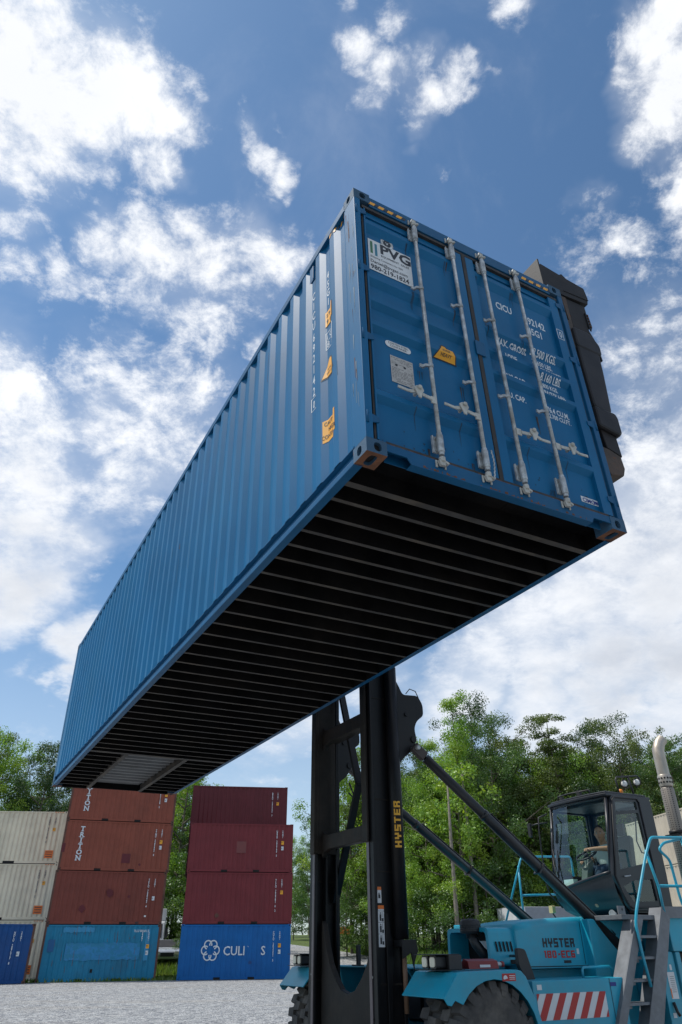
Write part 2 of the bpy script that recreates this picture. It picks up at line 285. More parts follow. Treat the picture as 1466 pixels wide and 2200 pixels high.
def casting(mb, cx, cy, cz, sx, sy, sz, mt, hole_mt):
    """corner casting occupying a 162 x 178 x 118 block; sx,sy,sz = outward directions; c* = outer corner"""
    X, Y, Z = .162, .178, .118
    def P(x, y, z): return (cx - sx * x, cy - sy * y, cz - sz * z)
    def face(fn, W_, H_, u0, v0, a, b, p):
        n = 16; outer = []; inner = []; deep = []
        for k in range(n):
            t = 2 * PI * k / n + PI / n; c, s_ = math.cos(t), math.sin(t)
            e = 1 / max(abs(c) / .5, abs(s_) / .5)
            outer.append(fn(W_ / 2 + c * e * W_, H_ / 2 + s_ * e * H_, 0))
            q = (abs(c) ** p + abs(s_) ** p) ** (-1 / p)
            inner.append(fn(u0 + c * q * a, v0 + s_ * q * b, 0)); deep.append(fn(u0 + c * q * a, v0 + s_ * q * b, .03))
        mb.add(outer + inner, [(k, (k + 1) % n, (k + 1) % n + n, k + n) for k in range(n)], mt)
        mb.add(inner + deep, [(k, (k + 1) % n, (k + 1) % n + n, k + n) for k in range(n)], mt)
        mb.add(deep, [list(range(n))], hole_mt)
        cor = [fn(0, 0, 0), fn(W_, 0, 0), fn(W_, H_, 0), fn(0, H_, 0)]
        for i, (cu_, cv_) in enumerate(((0, 0), (W_, 0), (W_, H_), (0, H_))):   # corner fillers
            ds = sorted(range(n), key=lambda k: (Vector(outer[k]) - Vector(cor[i])).length)[:2]
            mb.add([cor[i], outer[ds[0]], outer[ds[1]]], [(0, 1, 2)], mt)
    face(lambda u, v, d: P(u, d, v), X, Z, .089, .056, .030, .037, 2.6)      # end face
    face(lambda u, v, d: P(d, u, v), Y, Z, .096, .056, .030, .037, 2.6)      # side face
    face(lambda u, v, d: P(u, v, d), X, Y, .080, .092, .032, .058, 4)        # top / bottom face
    mb.add([P(0, Y, 0), P(X, Y, 0), P(X, Y, Z), P(0, Y, Z)], [(0, 1, 2, 3)], mt)
    mb.add([P(X, 0, 0), P(X, Y, 0), P(X, Y, Z), P(X, 0, Z)], [(0, 1, 2, 3)], mt)
    mb.add([P(0, 0, Z), P(X, 0, Z), P(X, Y, Z), P(0, Y, Z)], [(0, 1, 2, 3)], mt)

# ------------------------------------------------------------------ the lifted container
LM = Matrix([[0.87597, -0.48213, -0.01524], [0.48215, 0.87608, -0.00213], [0.01438, -0.00548, 0.99988]]).to_4x4(); LM.translation = Vector([0.1738, 3.666, 4.1776])
LC = empty('shipping_container', None, mat4=LM)
tag(LC, 'long navy blue shipping container held high in the air by the turquoise lift truck', 'shipping container')
Wd, Ln, Ht = 2.438, 12.192, 2.896
PITCH = .2835; Y0 = .179; NC = 41
SDEP = .034
folds = []
for k in range(NC):
    y = Y0 + k * PITCH; folds += [(y, 0), (y + .068, SDEP), (y + .138, SDEP), (y + .206, 0)]
def sdep(y):
    k = (y - Y0) / PITCH; f = (k - math.floor(k)) * PITCH
    if k < 0 or k >= NC: return 0
    if f < .068: return SDEP * f / .068
    if f < .138: return SDEP
    if f < .206: return SDEP * (1 - (f - .138) / .068)
    return 0
def side_wall(x0, sgn):
    mb = MB(); ys = [(.16, 0)] + folds + [(12.03, 0)]
    v = [(x0 + sgn * (.006 + d), y, z) for y, d in ys for z in (.150, 2.85)]
    mb.add(v, [(2 * i, 2 * i + 2, 2 * i + 3, 2 * i + 1) for i in range(len(ys) - 1)])
    return mb
wl = side_wall(0, 1).build('side_wall', M_blue, LC); side_wall(Wd, -1).build('side_wall', M_blue, LC)
# roof, far end wall, floor
mb = MB(); xs = [(.06, 0)]
v = []; ys = [.1 + i * .05225 for i in range(231)]
for i, y in enumerate(ys):
    z = 2.868 + (.0 if (i // 2) % 2 else .018)
    v += [(.05, y, z), (Wd - .05, y, z)]
mb.add(v, [(2 * i, 2 * i + 1, 2 * i + 3, 2 * i + 2) for i in range(len(ys) - 1)]); mb.build('roof', M_blue, LC)
mb = MB(); v = []; xs = [.1 + i * .0745 for i in range(31)]
for i, x in enumerate(xs): v += [(x, Ln - .02 - (.035 if (i // 2) % 2 else 0), .15), (x, Ln - .02 - (.035 if (i // 2) % 2 else 0), 2.8)]
mb.add(v, [(2 * i, 2 * i + 2, 2 * i + 3, 2 * i + 1) for i in range(len(xs) - 1)]); mb.build('end_wall', M_blue, LC)
mb = MB(); mb.box((.05, .1, .150), (Wd - .05, 8.96, .178)); mb.box((.05, 8.962, .150), (.63, Ln - .1, .178)); mb.box((1.72, 8.962, .150), (Wd - .05, Ln - .1, .178))
for k in range(1, 9): mb.box((.29 * k, .12, .147), (.29 * k + .006, 8.9, .1495))
mb.build('floor', M_under, LC)
# rails
for sx, x0 in ((1, 0), (-1, Wd)):
    mb = MB(); mb.box((x0 + sx * .0, .165, 2.79), (x0 + sx * .06, Ln - .165, 2.872)) if sx > 0 else mb.box((x0 - .06, .165, 2.79), (x0, Ln - .165, 2.872))
    mb.build('top_rail', M_blued, LC, bevel=.004)
    pr = [(.014, .158), (.014, .150), (.050, .143), (.050, .122), (.040, .117), (.040, .104), (.050, .099), (.050, .072), (.006, .052), (.003, .044), (.003, .004), (.006, 0), (.068, 0), (.068, .008), (.062, .008), (.062, .158)]
    mb = MB(); mb.prism(pr, lambda p, q, t: (x0 + sx * p, t, q), .165, Ln - .165)
    o = mb.build('bottom_rail', M_blued, LC); o.data.materials.append(M_under)
    for p in o.data.polygons:
        if p.center.x * sx - x0 * sx > .055 or (p.normal.x * sx > .5 and p.center.x * sx - x0 * sx > .055): p.material_index = 1
# posts
for x0, sx in ((0, 1), (Wd, -1)):
    mb = MB(); mb.prism([(.001, .001), (.062, .001), (.062, .03), (.078, .03), (.078, .085), (.03, .085), (.03, .162), (.001, .162)], lambda p, q, t: (x0 + sx * p, q, t), .118, Ht - .118)
    mb.build('corner_post', M_blue if x0 == 0 else M_blued, LC, bevel=.004)
    mb = MB(); mb.prism([(.001, .0), (.11, .0), (.11, .05), (.03, .05), (.03, .155), (.001, .155)], lambda p, q, t: (x0 + sx * p, Ln - q, t), .118, Ht - .118)
    mb.build('corner_post', M_blued, LC, bevel=.004)
for x0, sx in ((0, -1), (Wd, 1)):
    for y0, sy in ((0, -1), (Ln, 1)):
        for z0, sz in ((0, -1), (Ht, 1)):
            mb = MB(); casting(mb, x0, y0, z0, sx, sy, sz, M_ruststeel, M_black)
            if sz < 0:
                for i, f in enumerate(mb.f):
                    if all(mb.v[j].z < .0005 for j in f): mb.m[i] = mb.mi(M_rust)
            mb.build('corner_casting', M_ruststeel, LC)
# end frames
mb = MB(); mb.box((.163, .004, 2.745), (Wd - .163, .09, 2.872))
hd = mb.build('header', M_blued, LC, bevel=.004)
mb = MB()
for x0, n_, d in ((.150, 4, 1), (1.90, 4, 1)):
    for k in range(4):
        a = x0 + k * .095
        mb.add([(a, .001, 2.772), (a + .055, .001, 2.772), (a + .075, .001, 2.812), (a + .02, .001, 2.812)], [(0, 1, 2, 3)], M_yel)
        mb.add([(a + .055, .001, 2.772), (a + .095, .001, 2.772), (a + .115, .001, 2.812), (a + .075, .001, 2.812)], [(0, 1, 2, 3)], M_ink)
mb.build('hazard_stripe', M_yel, hd, fix=False)
mb = MB()
pr = [(.163, .03), (.163, .155), (Wd - .163, .155), (Wd - .163, .03), (2.08, .03), (2.05, .0), (.36, .0), (.33, .05), (.18, .05)]
pr = [(.163, .112), (Wd - .163, .112), (Wd - .163, .05), (2.085, .05), (2.06, .0), (.36, .0), (.325, .05)]
pr.append((.163, .05))
mb.prism(pr, lambda p, q, t: (p, t, q), .004, .012)
mb.box((.163, .012, .10), (Wd - .163, .10, .112)); mb.box((.36, .012, .0), (2.06, .075, .007)); mb.box((.19, .085, .02), (2.24, .092, .10))
mb.build('door_sill', M_blued, LC)
mb = MB(); mb.box((.165, Ln - .06, 2.78), (Wd - .165, Ln, 2.872)); mb.build('end_frame', M_blued, LC)
mb = MB(); mb.box((.165, Ln - .09, .02), (Wd - .165, Ln - .03, .15)); mb.box((.165, Ln - .10, .0), (.64, Ln - .03, .019)); mb.box((1.71, Ln - .10, .0), (Wd - .165, Ln - .03, .019)); mb.build('end_sill', M_under, LC)
# cross members: C sections, one at a time
ys = [.375, .605, .86, 1.11, 1.362, 1.612] + [1.917 + .308 * k for k in range(23)]
def cmember(x0, x1, y, wide=.045, h=.118, nm='crossmember'):
    mb = MB(); mb.box((x0, y, .0012), (x1, y + wide, .0055)); mb.box((x0, y, .0057), (x1, y + .0045, h)); mb.box((x0, y + .0048, h - .004), (x1, y + wide, h))
    if wide > .05: mb.box((x0, y + wide - .0045, .0057), (x1, y + wide, h - .005))
    o = mb.build(nm, M_xmem, LC); o.data.materials.append(M_under)
    for p in o.data.polygons:
        if p.normal.z > -.5: p.material_index = 1
for k, y in enumerate(ys):
    cmember(.062, Wd - .062, y, .06 if k == 0 else .038, .147)
cmember(.062, Wd - .062, 8.93, .10, .147)
for k in range(9):
    y = 9.26 + k * .315
    cmember(.062, .62, y, .034, .147); cmember(1.73, Wd - .062, y, .034, .147)
mb = MB(); 
for xa, xb in ((.63, .66), (1.69, 1.72)): mb.box((xa, 9.032, .0), (xb, 12.08, .147)); 
mb.box((.66, 9.032, .001), (.70, 12.08, .006)); mb.box((1.65, 9.032, .001), (1.69, 12.08, .006))
mb.build('tunnel_rail', M_xmem, LC)
mb = MB(); v = []; n = 0; y = 9.035
prof = []
while y < 11.55: prof += [(y, .128), (y + .10, .128), (y + .13, .095), (y + .20, .095), (y + .23, .128)]; y += .245
prof.append((12.08, .125))
for y, z in prof: v += [(.70, y, z), (1.65, y, z)]
mb.add(v, [(2 * i, 2 * i + 1, 2 * i + 3, 2 * i + 2) for i in range(len(prof) - 1)]); mb.build('gooseneck_tunnel', M_tunnel, LC)

# doors: recess bands given as (z bottom of slope, z outer)
RIBS = [(.500, .548), (1.208, 1.258), (1.475, 1.527), (1.740, 1.799), (2.412, 2.495)]
yo, yi = .010, .048
zprof = [(.135, yi)]
for a, b in RIBS: zprof += [(a, yi), (b, yo), (b + .045, yo), (b + .095, yi)]
zprof += [(2.69, yi)]
def ddep(z):
    for (z0, d0), (z1, d1) in zip(zprof, zprof[1:]):
        if z0 <= z <= z1: return d0 + (d1 - d0) * (z - z0) / (z1 - z0 + 1e-9)
    return yi
zcuts = [z for z, d in zprof]
doors = []
for side, xa, xb in ((0, .100, 1.150), (1, 1.200, 2.338)):
    mb = MB(); xi0 = xa + .014 + (.04 if side else 0); xi1 = xb - (.088 if not side else .105)
    if side: xi0 = xa + .09
    mb.box((xa, yo, .135), (xi0, yo + .045, 2.69)); mb.box((xi1, yo, .135), (xb, yo + .045, 2.69))
    v = [(x, d, z) for z, d in zprof for x in (xi0, xi1)]
    mb.add(v, [(2 * i, 2 * i + 1, 2 * i + 3, 2 * i + 2) for i in range(len(zprof) - 1)])
    mb.box((xi0, yi + .002, .135), (xi1, yi + .02, .2)); mb.box((xi0, yi - .012, 2.62), (xi1, yi + .02, 2.689))
    d = mb.build('door', M_blue, LC); doors.append(d)
mb = MB()
mb.box((.085, .008, 2.692), (Wd - .085, .04, 2.722)); mb.box((.163, .006, .114), (Wd - .163, .04, .133)); mb.box((1.156, .006, .133), (1.194, .03, 2.692))
mb.box((.082, .02, .13), (.098, .05, 2.692)); mb.box((Wd - .098, .02, .13), (Wd - .082, .05, 2.692)); mb.build('door_gasket', M_gasket, LC)
mb = MB(); mb.box((1.135, -.004, 1.40), (1.235, .006, 1.56)); mb.build('cover_plate', M_blued, doors[0], bevel=.003)
# hinges
for d, x0, sx in ((doors[0], 0, 1), (doors[1], Wd, -1)):
    for z in (.30, 1.10, 1.88, 2.62):
        mb = MB()
        mb.prism([(.03, -.045), (.118, -.022), (.118, .022), (.03, .045)], lambda p, q, t: (x0 + sx * p, t, z + q), .002, .012)
        mb.tube([(x0 + sx * .02, .004, z - .052), (x0 + sx * .02, .004, z + .052)], .012, 10, M_blued)
        mb.box((min(x0 + sx * .004, x0 + sx * .045), .003, z - .07), (max(x0 + sx * .004, x0 + sx * .045), .0035, z + .07), M_ink)
        mb.build('hinge', M_blued, d)
# locking bars
for i, (x, hs) in enumerate(((.607, -1), (1.018, -1), (1.375, 1), (1.790, 1))):
    d = doors[0 if i < 2 else 1]; yb = -.022
    mb = MB(); mb.tube([(x, yb, .165), (x, yb, 2.74)], .0165, 14)
    bar = mb.build('locking_bar', M_galv, d)
    for zc, up in ((2.60, 1), (.245, -1)):          # end keepers
        mb = MB(); mb.box((x - .055, .0, zc - .075), (x - .012, .010, zc + .075)); mb.box((x - .055, -.008, zc - .075), (x - .045, .0, zc + .075))
        mb.lathe([(.026, -.075), (.026, .075)], (x, yb, zc), (0, 0, 1), 14); mb.lathe([(.021, -.10), (.021, .10)], (x, yb, zc), (0, 0, 1), 12)
        for dz in (-.05, .05): mb.lathe([(.007, 0), (.007, .006)], (x - .03, 0, zc + dz), (0, -1, 0), 8)
        mb.build('bar_guide', M_galv, d, bevel=.002)
        ze = 2.775 if up > 0 else .075
        mb = MB(); mb.lathe([(.024, -.02), (.024, .02)], (x, yb, ze - up * .03), (0, 0, 1), 12)
        mb.prism([(-.035, -.02), (.02, -.028), (.055, -.012), (.048, .004), (.02, -.006), (.022, .02), (-.02, .024)], lambda p, q, t: (x + p, t, ze + up * q), yb - .012, yb + .014)
        mb.box((x - .045, -.006, ze - .03), (x - .028, .004, ze + .03)); mb.box((x + .03, -.006, ze - .03), (x + .045, .004, ze + .03))
        mb.build('cam_lock', M_cast, d, bevel=.003)
    for zc in (1.00, 1.885):
        mb = MB(); mb.lathe([(.021, -.016), (.021, .016)], (x, yb, zc), (0, 0, 1), 14); mb.prism([(-.07, .018), (-.045, -.018), (0, -.03), (0, -.016), (-.035, -.004), (-.05, .024)], lambda p, q, t: (x + p, yb + .018 + q, zc + t), -.012, .012)
        mb.box((x - .085, .0, zc - .016), (x - .055, .010, zc + .016)); mb.build('bar_bracket', M_galv, d)
    zh = .63
    mb = MB(); a = lambda p, q: (x + hs * p, q)
    mb.box((min(x, x + hs * .05), yb - .022, zh - .028), (max(x, x + hs * .05), yb - .010, zh + .034))
    pts = [(.045, 0), (.11, .006), (.155, .018), (.20, .016), (.245, -.002), (.345, .003)]
    for (p0, q0), (p1, q1) in zip(pts, pts[1:]):
        mb.bar((x + hs * p0, yb - .026, zh + q0), (x + hs * p1, yb - .026, zh + q1), .010, .024 if p0 > .2 else .030)
    mb.build('handle', M_cast, bar, bevel=.002)
    mb = MB(); xc = x + hs * .165
    mb.prism([(-.03, .05), (.02, .055), (.05, .03), (.03, -.01), (.012, -.055), (-.012, -.058), (-.02, -.01), (-.04, .02)], lambda p, q, t: (xc + hs * p, t, zh + .012 + q), yb - .044, yb - .034)
    mb.lathe([(.018, 0), (.018, .012), (.009, .02)], (xc, yb - .044, zh + .05), (0, -1, 0), 12); mb.box((xc - .01, yb - .036, zh + .02), (xc + .01, .01, zh + .05))
    mb.build('handle_catch', M_cast, d, bevel=.002)
mb = MB(); z = .22
pts = [(1.062 + .004 * math.sin(k * 2.2) + .01 * math.sin(k * .2), -.046, .33 - k * .0125) for k in range(22)]
mb.tube(pts, .006, 6); mb.build('seal_chain', M_galv, doors[0])
# markings on the doors
KX, KZ, KD = (-1.96, -2.779, 3.113)
def back(x, z, d): k = d / KD; return x + (x - KX) * k, z + (z - KZ) * k
def dplace(x, z, dx=0): return lambda u, v: (x + u, z + v)
def dsurf(off): return lambda p, q: (p, ddep(q) - off, q)
def dsurf_flat(y): return lambda p, q: (p, y, q)
def dmark(mb, vf, x, z, mt, off=.002, cuts=True):
    x, z = back(x, z, .038)
    v, f = drape(vf, dplace(x, z), dsurf(off), zcuts, 1); mb.add(v, f, mt)
mb = MB()
for body, x, z, h, bw in (('CICU', 1.478, 2.142, .088, .0), ('692142', 1.815, 2.120, .092, 0), ('45G1', 1.832, 1.982, .088, 0), ('MAX. GROSS', 1.382, 1.648, .066, 0), ('TARE', 1.422, 1.487, .064, 0),
     ('PAYLOAD', 1.40, 1.262, .060, 0), ('CU. CAP.', 1.385, 1.045, .060, 0), ('32.500 KGS.', 1.775, 1.688, .066, 0), ('71.650 LBS.', 1.79, 1.590, .055, 0), ('3.700 KGS.', 1.83, 1.510, .058, 0),
     ('8.160 LBS.', 1.84, 1.414, .062, 0), ('28.800 KGS.', 1.80, 1.330, .05, 0), ('63.490 LBS.', 1.81, 1.225, .058, 0), ('76.4 CU.M.', 1.84, 1.050, .060, 0), ('2.700 CU.FT.', 1.85, .985, .05, 0)):
    vf = text2d(body, h * 1.42, .020, narrow=.66)
    dmark(mb, vf, x, z, M_wtext)
vf = text2d('0', .115, .012, narrow=.62); mb.add([(p + 2.262, yo - .002, q + 2.140) for p, q in vf[0]], vf[1], M_wtext)
for a, b, c, e in ((2.236, 2.115, 2.316, 2.121), (2.236, 2.239, 2.316, 2.245), (2.236, 2.121, 2.242, 2.239), (2.310, 2.121, 2.316, 2.239)): mb.add([(a, yo - .002, b), (c, yo - .002, b), (c, yo - .002, e), (a, yo - .002, e)], [(0, 1, 2, 3)], M_wtext)
mb.build('painted_lettering', M_wtext, doors[1], fix=False)
mb = MB(); dmark(mb, rect(.19, .055), 1.998, .182, M_white, .002)
dmark(mb, text2d('CIMC', .055, .02), 2.010, .188, mat('blue_ink', (.012, .03, .22), .5), .004)
for k in range(3): dmark(mb, rect(.012, .03), 2.135 + k * .016, .192, MATS['blue_ink'], .004)
dmark(mb, rect(.045, .008), 2.132, .206, MATS['blue_ink'], .0045); mb.build('maker_plate', M_white, doors[1], fix=False)
# left door
mb = MB(); yS = yi - .004
def fl(mb, vf, x, z, y, mt):
    x, z = back(x, z, .042); mb.add([(x + u, y, z + v) for u, v in vf[0]], vf[1], mt)
fl(mb, rect(.435, .395), .118, 1.888, yS, M_white)
fl(mb, rect(.024, .155), .138, 2.10, yS - .001, M_green); fl(mb, rect(.024, .155), .182, 2.085, yS - .001, M_teal)
fl(mb, text2d('PVG', .165, .035, narrow=1.05), .232, 2.150, yS - .001, M_ink)
fl(mb, text2d('EQUIPMENT  SALES', .034, .01, narrow=.98), .240, 2.105, yS - .001, M_ink)
fl(mb, text2d('Shipping Containers for Sale', .032, .005, narrow=.88), .135, 2.050, yS - .001, M_ink)
fl(mb, text2d('Daniel@pvges.com', .054, .012, narrow=.88), .132, 1.985, yS - .001, M_ink)
fl(mb, text2d('980-219-1824', .078, .022, narrow=.86), .132, 1.908, yS - .001, M_ink)
mb.build('company_sign', M_white, doors[0], fix=False)
mb = MB(); fl(mb, ([(.072 * math.cos(t * PI / 16) * .9, .072 * math.sin(t * PI / 16)) for t in range(32)], [list(range(32))]), .312, 2.315, yS + .001 - .0, M_white)
ring = lambda r0, r1: ([(r * .9 * math.cos(t * PI / 16), r * math.sin(t * PI / 16)) for t in range(32) for r in (r0, r1)], [[2 * t, 2 * t + 1, (2 * t + 3) % 64, (2 * t + 2) % 64] for t in range(32)])
fl(mb, ring(.066, .069), .312, 2.315, yS, M_ink); fl(mb, ([(.044 * math.cos(t * PI / 12) * .9, .044 * math.sin(t * PI / 12)) for t in range(24)], [list(range(24))]), .312, 2.315, yS, M_ink)
fl(mb, text2d('V', .05, .01), .296, 2.297, yS - .001, M_white)
for t in range(14):
    a = PI * (1.15 - t / 10.5); fl(mb, text2d('BUREAUVERITAS1'[t] if t < 13 else '.', .017, .01, 'CENTER'), .312 + .051 * math.cos(a) * .9, 2.309 + .053 * math.sin(a), yS - .0005, M_ink)
mb.build('round_badge', M_white, doors[0], fix=False)
mb = MB(); vs = []
w_, h_ = .118, .034
for k in range(24):
    t = 2 * PI * k / 24; vs.append((math.copysign(w_ - h_, math.cos(t)) + h_ * math.cos(t), h_ * math.sin(t)))
fl(mb, (vs, [list(range(24))]), .332, 1.098, yS, M_white); fl(mb, text2d('CORTEN STEEL', .027, .008, 'CENTER'), .332, 1.103, yS - .001, M_ink); fl(mb, text2d('CONTAINER', .027, .008, 'CENTER'), .332, 1.076, yS - .001, M_ink)
mb.build('steel_label', M_white, doors[0], fix=False)
mb = MB(); fl(mb, rect(.205, .270), .250, .718, yS, M_beige_plate)
rnd = random.Random(3)
for r in range(17):
    z = .965 - r * .0145; x = .258
    if r in (5, 6): continue
    while x < .44:
        w = rnd.uniform(.008, .03); 
        if rnd.random() < .8: fl(mb, rect(min(w, .447 - x), .0035), x, z, yS - .001, M_ink)
        x += w + .006
fl(mb, ([(.012 * math.cos(t), .012 * math.sin(t)) for t in [k * PI / 6 for k in range(12)]], [list(range(12))]), .30, .898, yS - .001, M_ink); fl(mb, ([(.012 * math.cos(t), .012 * math.sin(t)) for t in [k * PI / 6 for k in range(12)]], [list(range(12))]), .375, .898, yS - .001, M_ink)
mb.build('data_plate', M_beige_plate, doors[0], fix=False)
mb = MB()
tri = lambda s: ([(-.122 * s, -.092 * s), (.122 * s, -.092 * s), (.062 * s, .062 * s), (.02 * s, .098 * s), (-.012 * s, .098 * s)], [[0, 1, 2, 3, 4]])
dmark(mb, tri(1.0), .778, 1.235, M_ink, .003); dmark(mb, tri(.86), .778, 1.235, M_yel, .005)
dmark(mb, text2d('SUPER', .028, .01, 'CENTER'), .778, 1.222, M_ink, .007); dmark(mb, text2d('HEAVY', .034, .015, 'CENTER'), .778, 1.180, M_ink, .007)
mb.build('warning_triangle', M_yel, doors[0], fix=False)
# markings on the left side wall
ycuts = [y for y, d in folds]
def ssurf(off): return lambda p, q: (.006 + sdep(p) - off, p, q)
def smark(mb, vf, y, z, mt, off=.002):     # u runs towards the doors (-y) as read from outside
    v, f = drape(vf, lambda u, w: (y - u, z + w), ssurf(off), ycuts, 0); mb.add(v, f, mt)
mb = MB()
z = 2.33
for ch in 'CICU692142':
    smark(mb, text2d(ch, .135, .012, 'CENTER', .62), .849, z, M_wtext); z -= .128 if ch != 'U' else .150
smark(mb, text2d('0', .11, .012, 'CENTER', .6), .849, 1.025, M_wtext)
for a, b, c, e in ((0, 0, .085, .006), (0, .134, .085, .14), (0, .006, .006, .134), (.079, .006, .085, .134)): smark(mb, rect(c - a, e - b, a, b), .892, 1.00, M_wtext)
z = 2.33
for ch in '45G1': smark(mb, text2d(ch, .125, .012, 'CENTER', .62), .566, z, M_wtext); z -= .115
for x_, y_, w_, h_ in ((0, 0, .16, .007), (0, .19, .16, .007), (0, .007, .007, .183), (.153, .007, .007, .183), (.007, .095, .146, .006)): smark(mb, rect(w_, h_, x_, y_), .613, 1.465, M_wtext)
smark(mb, text2d('i C', .09, .01, narrow=.95), .600, 1.58, M_wtext); smark(mb, text2d('8 L', .09, .01, narrow=.95), .600, 1.485, M_wtext)
mb.build('painted_lettering', M_wtext, wl, fix=False)
mb = MB()
smark(mb, rect(.170, .185), .617, 1.735, M_ink, .002); smark(mb, rect(.158, .173, .006, .006), .617, 1.735, M_yel, .004)
smark(mb, text2d('2.90', .06, .02, narrow=.9), .602, 1.845, M_ink, .006); smark(mb, text2d('9 6', .07, .02, narrow=1.0), .600, 1.765, M_ink, .006)
mb.build('height_sticker', M_yel, wl, fix=False)
mb = MB(); T = lambda s: ([(-.11 * s, -.10 * s), (.11 * s, -.10 * s), (.06 * s, .07 * s), (.01 * s, .115 * s), (-.015 * s, .105 * s)], [[0, 1, 2, 3, 4]])
smark(mb, T(1.0), .556, 1.245, M_ink, .002); smark(mb, T(.86), .556, 1.245, M_yel, .004); smark(mb, text2d('SUPER', .028, .01, 'CENTER'), .556, 1.225, M_ink, .006); smark(mb, text2d('HEAVY', .032, .01, 'CENTER'), .556, 1.185, M_ink, .006)
mb.build('warning_triangle', M_yel, wl, fix=False)
mb = MB(); smark(mb, rect(.210, .215), .652, .50, M_yel, .002)
for k, tx in enumerate(('CAUTION', 'HIGH', 'CONTAINER')): smark(mb, text2d(tx, .054, .014, 'CENTER', .72), .549, .66 - k * .064, M_ink, .004)
mb.build('caution_sticker', M_yel, wl, fix=False)
mb = MB()    # yellow and black height marking under the top rail
for k in range(7):
    a = .04 * k; smark(mb, ([(a, 0), (a + .022, 0), (a + .04, .045), (a + .018, .045)], [[0, 1, 2, 3]]), .47, 2.742, M_yel if k % 2 == 0 else M_ink, .003)
mb.build('hazard_stripe', M_yel, wl, fix=False)
mb = MB(); mb.box((-.012, .765, 2.52), (.014, .835, 2.70)); mb.prism([(0, .0), (.02, .0), (.0, .03)], lambda p, q, t: (-.012 - p * 0 + .0, t, 2.50 + q), .765, .835); mb.build('vent', M_blued, wl, bevel=.004)
mb = MB(); rnd = random.Random(12)        # scuffs and rust runs on the near corner post and side wall
for k in range(26):
    y = rnd.uniform(.02, .15); z = rnd.uniform(.2, 2.5); h_ = rnd.uniform(.03, .35); w_ = rnd.uniform(.0015, .005)
    mb.add([(-.0005, y, z), (-.0005, y + w_, z), (-.0005, y + w_ * .5 + rnd.uniform(-.01, .01), z + h_), (-.0005, y + rnd.uniform(-.01, .01), z + h_)], [(0, 1, 2, 3)], mat('scratch', (.16, .22, .27), .7) if rnd.random() < .75 else M_rust)
for k in range(40):
    y = rnd.uniform(.3, 11.5); z = rnd.uniform(.2, 2.4); h_ = rnd.uniform(.02, .5); w_ = rnd.uniform(.003, .010)
    smark(mb, ([(0, 0), (w_, 0), (w_ * .6, h_), (0, h_)], [[0, 1, 2, 3]]), y, z, mat('faint_scuff', (.03, .13, .24), .7) if rnd.random() < .85 else M_rust, .0015)
mb.build('scuff_marks', MATS['scratch'], wl, fix=False)
mb = MB()
for k in range(14):
    x = rnd.uniform(.15, 2.3); z = rnd.uniform(.2, 2.6); h_ = rnd.uniform(.02, .16)
    if any(a - .02 < z < b + .12 or a - .02 < z + h_ < b + .12 or (z < a and z + h_ > b) for a, b in RIBS): continue
    mb.add([(x, yi - .0015, z), (x + .003, yi - .0015, z), (x + .005, yi - .0015, z + h_), (x, yi - .0015, z + h_)], [(0, 1, 2, 3)])
mb.build('scuff_marks', MATS['faint_scuff'], doors[0], fix=False)
mb = MB()        # grime and rust along the sill, round the keepers and hinges
def run(mt, x, z, w_, h_, y=None):
    v, f = drape(([(0, 0), (w_, 0), (w_ * .55, -h_), (w_ * .35, -h_)], [[0, 1, 2, 3]]), lambda u, q: (x + u, z + q), lambda p, q: (p, (ddep(q) if y is None else y) - .0012, q), zcuts, 1); mb.add(v, f, mt)
M_grime = mat('grime_run', (.012, .050, .105), .8, var=.3); M_rrun = mat('rust_run', (.07, .045, .035), .9, var=.4, scale=20)
for x in (.607, 1.018, 1.375, 1.790):
    for zc in (1.0, 1.885, .25, 2.5):
        for k in range(3): run(M_grime if rnd.random() < .75 else M_rrun, x - .075 + rnd.uniform(-.01, .03), zc - .02, rnd.uniform(.006, .016), rnd.uniform(.05, .22))
    run(M_grime, x - .16 if x < 1.2 else x + .15, .56, .012, .2)
for k in range(30):
    x = rnd.uniform(.15, 2.25)
    if abs(x - 1.175) > .06: run(M_grime, x, rnd.uniform(.16, .34), rnd.uniform(.01, .03), rnd.uniform(.01, .02) + .0)
mb.build('grime_runs', M_grime, doors[0], fix=False)
mb = MB()
for k in range(46):
    x = rnd.uniform(.37, 2.02); w_ = rnd.uniform(.004, .03); h_ = rnd.uniform(.004, .022); mb.add([(x, .0028, .008), (x + w_, .0028, .008), (x + w_ * .8, .0028, .008 + h_), (x + w_ * .1, .0028, .008 + h_)], [(0, 1, 2, 3)])
for k in range(60):
    x = rnd.uniform(.17, 2.26); w_ = rnd.uniform(.01, .06); mb.add([(x, .0055, .112), (x + w_, .0055, .112), (x + w_, .0055, .118), (x, .0055, .118)], [(0, 1, 2, 3)])
mb.build('rust_chips', M_rust, LC, fix=False)
